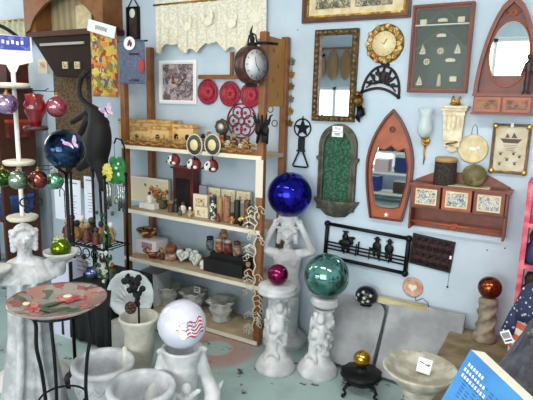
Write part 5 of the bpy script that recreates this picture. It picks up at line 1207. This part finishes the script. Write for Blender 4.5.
for s_ in (-1, 1): m.ball(hc+Vector((s_*.020, -.050, .008)), (.012, .006, .005), 8)
for s_, bx_, bz_ in ((1, 32*u, zz2(258)), (-1, -28*u, zz2(268))):
    m.cone((s_*.11, -.01, zsh-.06), (s_*.15, -.05, bz_-.06), .042, .032); m.cone((s_*.15, -.05, bz_-.06), (bx_, -.10, bz_-.02), .032, .02)
    m.ball((bx_, -.10, bz_-.012), (.028, .022, .012), 10)
    for k in range(4): m.cone((bx_+s_*.01, -.115+.011*k, bz_-.01), (bx_+s_*.05, -.12+.014*k, bz_+.002), .007, .005, 6)
    m.cone((bx_, -.115, bz_-.01), (bx_+s_*.012, -.14, bz_+.004), .007, .005, 6)
m.tube([(.03, -.09, zw+.05), (.04, -.10, .3), (.07, -.12, .05)], [.015, .02, .022]).tube([(-.03, -.09, zw+.05), (-.05, -.10, .3), (-.08, -.12, .05)], [.015, .02, .022])
m.sculpt('robed_figure', mat('grey_cast_stone', (206,206,208), .85, col2=(168,170,172), scale=12, bump=.5, bscale=60), t, voxel=.005, smooth=1)
for s_, bx_, bz_ in ((1, 32*u, zz2(258)), (-1, -28*u, zz2(268))):
    MB().lathe([(.02, -.002), (.05, .008), (.078, .035), (.082, .048), (.074, .048), (.045, .018), (.001, .012)], 28, c=(bx_, -.10, bz_)).obj('bowl', concrete, t)
c = t.matrix_basis @ Vector((0, 0, 0)); Mx = Matrix.Translation((SX, SY, 0)) @ Matrix.Rotation(rz, 4, 'Z')
g = Mx @ Vector((32*u, -.10, zz2(258)+.012))
rb = 10*mpp(g)
o = thing('green_globe', g, 'lime green glass globe resting in the statue right-hand bowl in view', 'glass ball')
MB().ball((0, 0, rb), rb, 28).obj('globe', foil('lime_foil', (120,140,30), (70,90,20), 9), o)
MB().ball((-.012, 0, rb*1.95), (.03, .025, .010), 10).ball((-.02, 0, rb*2.05), .012, 8).obj('cap', mat('pale_green', (190,196,150), .6, col2=(110,120,60), scale=60), o)
a_, b_ = xat(50, 2.15, .7), xat(68, 2.15, .7)
t = thing('tall_carton', ((a_+b_)/2, 2.2, 0), 'tall plain lavender-white carton standing behind the green globe', 'box')
hc_ = zat(257, a_, 2.14)
MB().box((0, 0, hc_/2), (b_-a_, .12, hc_)).obj('carton', mat('lavender_white', (206,206,226), .8), t, bevel=.003); MB().box((0, 0, hc_+.002), (b_-a_-.01, .11, .004)).obj('lid_flap', mat('lavender_white2', (216,216,230), .8), t)
# glass birdbath on iron stand
q = ray(58, 301)*2.42+Vector((0, 0, H)); GX, GY, GZ = q; r = 47*mpp(q)
t = thing('glass_birdbath', (GX, GY, 0), 'painted glass birdbath dish with red poppies on a curved black iron stand', 'birdbath', rz=facing(GX, GY))
poppy = art('painted_poppies', [(150,138,130), (136,120,116), (140,130,124), (148,138,130), (146,84,82), (92,98,80), (150,140,132), (160,118,106), (130,120,114), (120,74,72)], 22, .12)
MB().lathe([(.001, -.03), (r*.5, -.022), (r*.85, -.002), (r, .018), (r*1.0, .024), (r*.95, .020), (r*.5, -.012), (.001, -.02)], 48, c=(0, 0, GZ-.01)).obj('glass_dish', poppy, t)
for cx_, cy_, rr, cc in ((.05, .07, .06, 0), (-.12, .04, .05, 0), (.13, -.03, .045, 0), (.1, .10, .04, 0), (-.10, -.02, .035, 0)):
    m = MB()
    for k in range(6):
        a = k*1.047+cx_*9; m.ball((cx_+rr*.55*math.cos(a), cy_+rr*.55*math.sin(a), GZ-.020+.0012*k), (rr*.5, rr*.38, .003), 10, (0, 0, a))
    m.obj("poppy_flower", mat('poppy_red', (168,54,66), .3, col2=(206,140,130), scale=22), t)
for cx_, cy_, a in ((-.03, .02, .4), (-.05, -.03, 2.2), (.02, .11, 1.2), (.0, -.05, .1), (.07, -.08, 2.7)): MB().ball((cx_, cy_, GZ-.018), (.05, .018, .002), 10, (0, 0, a)).obj('painted_leaf', mat('leaf_green', (60,86,58), .3), t)
for cx_, cy_ in ((.04, .075), (-.13, .04)): MB().ball((cx_, cy_, GZ-.010), (.02, .02, .004), 10).obj('flower_centre', mat('petal_cream', (236,220,190), .4), t)
MB().ring((0, 0, GZ-.036), r*.62, .007, 32, ax='z').obj('support_ring', black, t); MB().ring((0, 0, .28), .10, .005, 24, ax='z').obj('support_ring', black, t)
for k in range(3):
    a = -2.35+k*2*PI/3; cc, ss = math.cos(a), math.sin(a)
    MB().tube(smooth_path([(r*.70*cc, r*.70*ss, GZ-.022), (r*.62*cc, r*.62*ss, GZ-.06), (.13*cc, .13*ss, GZ-.16), (.11*cc, .11*ss, GZ-.28), (.10*cc, .10*ss, .28), (.13*cc, .13*ss, .12), (.2*cc, .2*ss, .0)]), .008, 8).obj('leg', black, t)
# black cloth table
a_ = az(62, 309, .42); XA = xat(60, 2.15, .4); XB = xat(108, 2.15, .4)
t = thing('cloth_table', ((XA+XB)/2, 2.35, 0), 'low table under a black cloth behind the glass birdbath', 'table')
w_ = XB-XA
MB().box((0, 0, .4), (w_-.02, .38, .03)).obj('tabletop', wood, t)
MB().box((0, 0, .417), (w_, .40, .004)).obj('cloth_top', blackmatte, t)
m = MB(); m.sheet(lambda u_, v: (-w_/2-.004+(w_+.008)*u_, -.204-.008*math.sin(u_*34)*v, .418-.40*v), 60, 4); m.sheet(lambda u_, v: (w_/2+.004+.006*math.sin(u_*20)*v, -.2+.4*u_, .418-.40*v), 20, 4); m.sheet(lambda u_, v: (-w_/2-.004-.006*math.sin(u_*20)*v, -.2+.4*u_, .418-.40*v), 20, 4)
m.obj('cloth_skirt', blackmatte, t, solid=.004)
MB().box((w_*.32, -.216, .405), (w_*.34, .01, .022)).obj('pale_edge', mat('pale_edge', (206,202,190), .7), t)
# iron etagere
YE0, YE1 = 2.2, 2.4; XE0 = xat(69, YE0, 1.0); XE1 = xat(105, YE0, 1.0)
t = thing('iron_etagere', ((XE0+XE1)/2, (YE0+YE1)/2, .4195), 'black wrought iron shelf stand crowded with small ornaments', 'shelf stand')
w_ = XE1-XE0; zt_ = zat(175, (XE0+XE1)/2, YE0)-.4195; d_ = YE1-YE0
for sx in (-1, 1):
    for sy in (-1, 1): MB().tube([(sx*(w_/2-.01), sy*(d_/2-.01), 0), (sx*(w_/2-.01), sy*(d_/2-.01), zt_)], .009, 8).ball((sx*(w_/2-.01), sy*(d_/2-.01), zt_), .014, 8).obj('post', black, t)
zsa = zat(247, (XE0+XE1)/2, YE0)-.4195; zsb = zat(284, (XE0+XE1)/2, YE0)-.4195
for z in (zsa, zsb):
    m = MB(); m.band(rect(w_, .016, 0, z), rect(w_-.01, .004, 0, z), -d_/2, -d_/2+.01)
    for k in range(9): m.tube([(-w_/2+.01+k*(w_-.02)/8, -d_/2, z), (-w_/2+.01+k*(w_-.02)/8, d_/2, z)], .004, 6)
    m.tube([(-w_/2, -d_/2, z), (w_/2, -d_/2, z)], .006).tube([(-w_/2, d_/2, z), (w_/2, d_/2, z)], .006)
    m.obj('shelf', black, t)
m = MB()
for k in range(5): m.tube([(-w_/2+.01, -d_/2+.01, .06+.03*k), (w_*.0, -d_/2+.01, .06+.03*k)], .002, 5)
for k in range(4): m.ring((-w_*.36+k*w_*.24, -d_/2+.012, zsa-.05), .032, .004, 16)
m.obj('scrollwork', black, t)
rn = random.Random(5)
names = ['brown', 'red', 'gold', 'cream', 'brown', 'black', 'red', 'gold', 'green', 'cream']
cis = [1, 2, 4, 0, 1, 6, 2, 4, 3, 0]
ordw = ['first', 'second', 'third', 'fourth', 'fifth', 'sixth', 'seventh', 'eighth', 'ninth', 'last']
zt0 = .4195+zsa+.0065
for k in range(10):
    Y = YE0+.06+.10*(k % 2); X = xat(68+4.8*k, Y, zt0)
    figurine(X, Y, zt0, .115+.03*rn.random(), cis[k], names[k]+' figurine, '+ordw[k]+' from the left on the iron shelf stand', 'figurines on the iron shelf stand')
zt1 = .4195+zsb+.0065
q = P(92, 245, YE0-.06)
X = xat(92, 2.26, zt1); rb = .045
t = thing('blue_swirl_ball', (X, 2.26, zt1), 'blue and white swirl glass ball on the lower iron shelf', 'glass ball'); MB().ball((0, 0, rb), rb, 20).obj('globe', foil('blue_swirl', (40,60,150), (210,214,236), 14), t)
for i, (px, h, ci) in enumerate(((84, .13, 5), (103, .15, 5), (112, .12, 3))):
    X = xat(px, 2.33, zt1); figurine(X, 2.33, zt1, h, ci, ['white figurine behind the blue swirl ball', 'tall white figurine on the lower iron shelf, right of the swirl ball', 'green figurine at the right end of the lower iron shelf'][i], 'figurines on the lower iron shelf')
# leafy strands by stand
t = thing('ivy_strand', (XE1+.02, YE0-.02, .4205), 'green and white artificial ivy strand trailing beside the iron stand', 'plant')
m = MB(); m.tube([(.01*math.sin(k), 0, .0+.06*k) for k in range(10)], .003, 5).obj('stem', black, t)
m = MB(); m2 = MB()
for k in range(40): (m if k % 4 else m2).ball((rn.uniform(-.07, .04), rn.uniform(-.04, .03), rn.uniform(.02, .5)), (.018, .004, .012), 6, (rn.random()*3, rn.random()*3, rn.random()*3))
m.obj('leaves', mat('ivy_green', (52,110,66), .6, col2=(30,70,44), scale=40), t); m2.obj('flowers', whitepaint, t)
# posters behind
for i, (x0, x1, y0, y1, lb) in enumerate(((54, 82, 177, 223, 'white printed poster with a drawn hook behind the iron stand'), (84, 96, 176, 221, 'narrow white printed sheet right of the hook poster'))):
    a_, b_ = P(x0, y0, 2.70), P(x1, y1, 2.70)
    t = thing('printed_poster', ((a_.x+b_.x)/2, 2.70, 0), lb, 'poster', 'posters behind the iron stand')
    cz = (a_.z+b_.z)/2; w_, h_ = b_.x-a_.x, a_.z-b_.z
    MB().box((0, 0, cz), (w_, .008, h_)).obj('sheet', mat('poster_paper', (232,234,246), .7), t)
    MB().tube([(0, .012, 0), (0, .012, cz)], .008).lathe([(.08, 0), (.08, .01), (.01, .014)], 16, c=(0, .012, 0)).obj('stand', black, t)
    m = MB()
    for k in range(7): m.box((w_*.1, -.005, cz+h_*(.12-.07*k)), (w_*(.35 if k % 2 else .5), .001, .004))
    m.box((w_*.05, -.005, cz+h_*.42), (w_*.7, .001, .010)).obj('print_lines', mat('print_grey', (120,130,150), .7), t)
    if i == 0: MB().tube([(-w_*.28, -.006, cz+h_*.05), (-w_*.28, -.006, cz+h_*.2), (-w_*.2, -.006, cz+h_*.28), (-w_*.1, -.006, cz+h_*.2), (-w_*.1, -.006, cz-h_*.45)], .004, 6).obj('hook_drawing', ink, t)
# gazing ball on stand + butterfly
q = ray(65, 149)*2.95+Vector((0, 0, H)); rb = 19.8*mpp(q)
t = thing('ball_stand', (q.x, q.y, 0), 'slim black iron stand carrying the dark blue iridescent ball', 'stand')
MB().tube([(0, 0, .01), (0, 0, q.z-rb-.03)], .010).ring((0, 0, q.z-rb*.86), rb*.52, .007, 24, ax='z').tube([(0, 0, q.z-rb-.03), (rb*.52, 0, q.z-rb*.86)], .006).tube([(0, 0, q.z-rb-.03), (-rb*.3, rb*.42, q.z-rb*.86)], .006).tube([(0, 0, q.z-rb-.03), (-rb*.3, -rb*.42, q.z-rb*.86)], .006).obj('frame', black, t)
MB().lathe([(.12, 0), (.12, .01), (.02, .02)], 24).obj('base', black, t)
t = gazing('iridescent_ball', q, rb, foil('peacock_foil', (20,34,60), (70,110,150), 6, rough=.07, lo=.45, hi=.75), 'large dark blue iridescent gazing ball with a butterfly on the black stand', stem=False)
def butterfly(loc, s, label, rz):
    t = thing('butterfly', loc, label, 'ornament', 'pink butterflies', rot=(0, -.5, rz))
    w1 = [(0, 0), (.3, .5), (.9, 1), (1.1, .7), (.8, .1), (.55, -.1), (.7, -.6), (.45, -.9), (.1, -.5)]
    for s_ in (-1, 1): MB().prism([(s_*x*s, z*s) for x, z in w1], 0, -.003).obj('wing', mat('pink_wing', (206,140,200), .5, col2=(240,220,240), scale=30), t, rot=(0, 0, s_*.3))
    MB().tube([(0, -.002, -.5*s), (0, -.002, .5*s)], [.003, .005], 6).obj('body', ink, t)
d_ = (Vector((0, 0, H))-q).normalized(); right = R @ Vector((1, 0, 0)); up_ = R @ Vector((0, 1, 0))
dd = (d_+right*.42+up_*.28).normalized(); butterfly(q+dd*(rb+.004), .036, 'pink and white butterfly ornament perched on the dark blue ball', facing(q.x, q.y)+.3)
# black heron
HY = 2.56; hx = lambda x, y: P(x, y, HY)
base = hx(96, 200); b0_ = Vector((base.x, HY, 0))
t = thing('heron_sculpture', b0_, 'tall black metal heron garden sculpture with a curved neck', 'sculpture')
L = lambda x, y, dy=0: hx(x, y)-b0_+Vector((0, dy, 0))
m = MB(); pts = [L(86, 74), L(81, 78), L(79, 88), L(80, 97), L(86, 104), L(95, 112), L(99, 125)]
m.tube(pts, [.012, .020, .017, .018, .024, .05, .08], 12); m.ball(L(86, 72), (.028, .022, .024), 12); m.cone(L(88, 71), L(97, 66), .010, .002, 8)
m.ball(L(98, 142), (.10, .09, .20), 20, (0, .15, 0)); m.cone(L(98, 150), L(80, 168), .07, .03); m.cone(L(88, 120), L(76, 140), .035, .02); m.cone(L(100, 160), L(104, 188), .06, .03)
m.cone(L(84, 142), L(96, 158), .022, .022); m.cone(L(72, 122), L(88, 112), .02, .03)
m.sculpt('heron_body', mat('black_gloss', (6,5,6), .65), t, voxel=.009, smooth=3)
for dx in (-.03, .04):
    z0 = L(98, 165).z; MB().tube([(dx, 0, z0), (dx*1.2, .01, z0*.5), (dx, 0, .015)], .009, 8).obj('leg', black, t)
MB().lathe([(.11, 0), (.11, .015), (.02, .02)], 24).obj('base', black, t)
q2 = P(103, 111, HY-.13); butterfly((q2.x, HY-.10, q2.z), .045, 'pink butterfly ornament on the breast of the black heron', .5)
# garden flags
def flag(x0, x1, y0, y1, Y, label, m_, band, name, dz):
    a_, b_ = P(x0, y0, Y), P(x1, y1, Y); w_, h_ = b_.x-a_.x, a_.z-b_.z
    t = thing(name, ((a_.x+b_.x)/2, Y, a_.z), label, 'garden flag', 'garden flags at the bookcase')
    MB().tube([(-w_/2-.02, 0, 0), (w_/2+.02, 0, 0)], .006).tube([(0, 0, 0), (0, .065, -.0)], .006).obj('flag_rod', black, t)
    MB().sheet(lambda u, v: (-w_/2+w_*u, -.008+.010*math.sin(u*9)*v, -h_*v), 24, 20).obj('flag_cloth', m_, t, solid=.002)
    return t, w_, h_
fm = art('harvest_print', [(214,180,70), (190,104,54), (220,204,100), (150,60,44), (128,136,64), (220,136,66), (100,86,126), (200,176,84)], 26, .8)
t, w_, h_ = flag(91, 119, 30, 97, 2.84, 'yellow and orange autumn harvest garden flag with a white banner top', fm, None, 'garden_flag', 0)
bn = MB().box((0, -.022, 0), (w_*1.06, .004, .085)).obj('white_banner', paper, t, loc=(0.002, -.004, -.0), rot=(0, .25, 0))
m = MB()
for k, (a, bb) in enumerate(((0, 1), (1, 0), (1, 1), (0, 1), (1, 1), (1, 0), (0, 1))):
    x = -.055+k*.018; m.box((x-.005, -.0245, 0), (.003, .001, .028)).box((x+.004, -.0245, .003*bb), (.003, .001, .024)); 
    m.box((x, -.0245, .012*(1 if a else -1)), (.011, .001, .003)).box((x, -.0245, 0), (.011, .001, .003))
m.obj('banner_letters', ink, bn)
dm = mat('denim', (104,112,134), .9, col2=(84,92,114), scale=70, bump=.2)
t, w_, h_ = flag(120, 146, 42, 84, 2.69, 'denim blue garden flag with a white bird patch and a red patch', dm, None, 'garden_flag', 0)
m = MB(); m.ball((-.01, -.02, -.015), (.055, .003, .045), 14).obj('white_patch', paper, t)
m = MB(); m.ball((-.01, -.024, -.012), (.012, .003, .025), 8, (0, .5, 0)).ball((.008, -.024, -.022), (.010, .003, .018), 8, (0, .2, 0)).obj('bird_motif', mat('bird_maroon', (110,40,50), .7), t)
m = MB(); m.ball((w_*.42, -.02, -h_*.58), (.025, .003, .045), 12).obj('red_patch', mat('red_cloth', (190,50,46), .8), t)
m = MB()
for k in range(6):
    for zf in (.30, .92): m.box((-w_*.05+k*.016-.0, -.018, -h_*zf), (.008, .002, .014)).box((-w_*.05+k*.016, -.018, -h_*zf+.004), (.012, .002, .003))
m.obj('flag_letters', ink, t)
# frog wind chime
q = P(115, 172, 2.42)
t = thing('frog_wind_chime', q, 'green frog wind chime with a yellow sunflower and silver tubes', 'wind chime')
MB().ball((.02, 0, 0), (.085, .015, .080), 16).ball((.050, 0, .07), (.042, .015, .036), 12).ball((-.015, 0, .072), (.034, .015, .03), 12).ball((.075, 0, -.035), (.04, .012, .03), 12, (0, .6, 0)).ball((-.03, 0, -.055), (.035, .012, .028), 12).cone((.09, 0, .03), (.075, 0, .08), .014, .01).obj('frog', mat('frog_green', (40,140,66), .5, col2=(24,100,48), scale=30), t)
m = MB()
for k in range(12): m.ball((-.05+.038*math.cos(k*PI/6), -.02, -.005+.05*math.sin(k*PI/6)), (.013, .004, .013), 8)
m.ball((-.05, -.02, -.005), (.036, .008, .048), 12).obj('sunflower', mat('sunflower_yellow', (226,214,90), .5), t)
m = MB(); 
for x, z in ((-.06, .006), (-.04, .006), (-.05, -.02), (-.035, -.02), (-.06, -.02)): m.ball((x, -.029, z), (.004, .002, .003), 6)
m.obj('face', ink, t)
MB().ball((.03, -.018, .03), (.014, .004, .01), 6).ball((.05, -.018, -.01), (.012, .004, .014), 6).ball((.05, -.018, .06), (.009, .004, .009), 6).ball((-.06, -.016, -.06), (.013, .004, .011), 6).obj('white_spots', paper, t)
for k, x in enumerate((-.075, -.05, .03, .05, .07, .09)):
    MB().tube([(x, 0, -.09), (x, 0, -.26+.02*(k % 2))], .009, 8).tube([(x, 0, -.03), (x, 0, -.09)], .001, 4).obj('chime_tube', mat('chime_silver_%d' % k, (170,176,176), .25, .9), t)
MB().tube([(0, 0, -.05), (0, 0, -.17)], .0015, 5).ball((0, 0, -.19), (.02, .005, .03), 8).obj('clapper', mat('clapper', (200,190,160), .6, col2=(60,100,60), scale=40), t)
hk = P(118, 140, 2.42); MB().tube([(0, 0, .06), (0, 0, .19)], .0015, 5).obj('cord', black, t)
t2 = thing('shepherd_hook', (q.x+.0, 2.42, .0), 'thin black iron shepherd hook carrying the frog wind chime', 'hook')
MB().tube([(.06, .03, 0), (.06, .03, q.z+.17), (.05, .015, q.z+.215), (.02, 0, q.z+.225), (0, 0, q.z+.19)], .006, 8).obj('rod', black, t2); MB().lathe([(.08, 0), (.08, .008), (.01, .012)], 20, c=(.06, .03, 0)).obj('foot', black, t2)
# opposite side of the shop seen in the mirrors
t = thing('bag_rail', (-3.75, Y0+.06, 2.0), 'wooden rail over the shop window, seen in the gilt mirror', 'rail')
MB().box((0, -.03, .62), (1.3, .03, .03)).obj('rail', wood, t)
for k in range(5):
    o = MB().ball((0, 0, 0), (.11, .06, .28), 14).cone((0, 0, .2), (0, 0, .30), .04, .02).sculpt('cloth_bag', mat('tan_cloth_%d' % k, (176-8*k,136-6*k,100-6*k), .9), voxel=.02, loc=(-4.25+k*.25, Y0+.08, 2.318))
    tag(o, 'tan cloth bag hung over the shop window, '+['palest', 'second palest', 'middle one', 'second darkest', 'darkest'][k]+' of five', 'bag', 'cloth bags over the shop window')
t = thing('stock_shelving', (-2.55, Y0+.35, 0), 'white stock shelving with blue boxes seen in the small boat mirror', 'shelving')
for z in (.15, .5, .85): MB().box((0, 0, z), (1.3, .4, .03)).obj('shelf', whitepaint, t)
for x in (-.65, .65): MB().box((x, 0, .44), (.03, .4, .88)).obj('side_panel', whitepaint, t)
for k, (x, z, c_, hh_) in enumerate(((-.4, .515, (40,56,130), .24), (-.05, .515, (214,190,190), .2), (.3, .515, (36,50,110), .26), (-.2, .165, (40,56,130), .26), (.3, .165, (60,50,44), .2), (-.35, .865, (36,34,36), .25), (.0, .865, (60,70,60), .3), (.35, .865, (30,30,34), .2))):
    o = thing('stock_box', (-2.55+x, Y0+.35, z+.001), ['navy box at the left of the middle stock shelf', 'pinkish box in the middle of the stock shelving', 'dark blue box at the right of the middle stock shelf', 'navy box on the lowest stock shelf', 'brown box on the lowest stock shelf', 'charcoal box on top of the stock shelving at the left', 'grey-green tall box on top of the stock shelving', 'black low box on top of the stock shelving at the right'][k], 'box', 'stock boxes by the shop window'); bm_ = mat('stock_%d' % k, c_, .7)
    MB().box((0, 0, hh_/2), (.24, .24, hh_)).obj('carton', bm_, o); MB().box((0, 0, hh_+.006), (.25, .25, .012)).obj('lid', paper, o)
t = thing('back_shelving', (-1.6+1.7, Y0+.22, 0), 'white shelving under the shop window, seen in the mirrors', 'shelving')
for z in (.05, .45): MB().box((0, 0, z), (2.4, .36, .03)).obj('shelf', whitepaint, t)
for x in (-1.19, 0, 1.19): MB().box((x, 0, .24), (.03, .36, .48)).obj('side_panel', whitepaint, t)
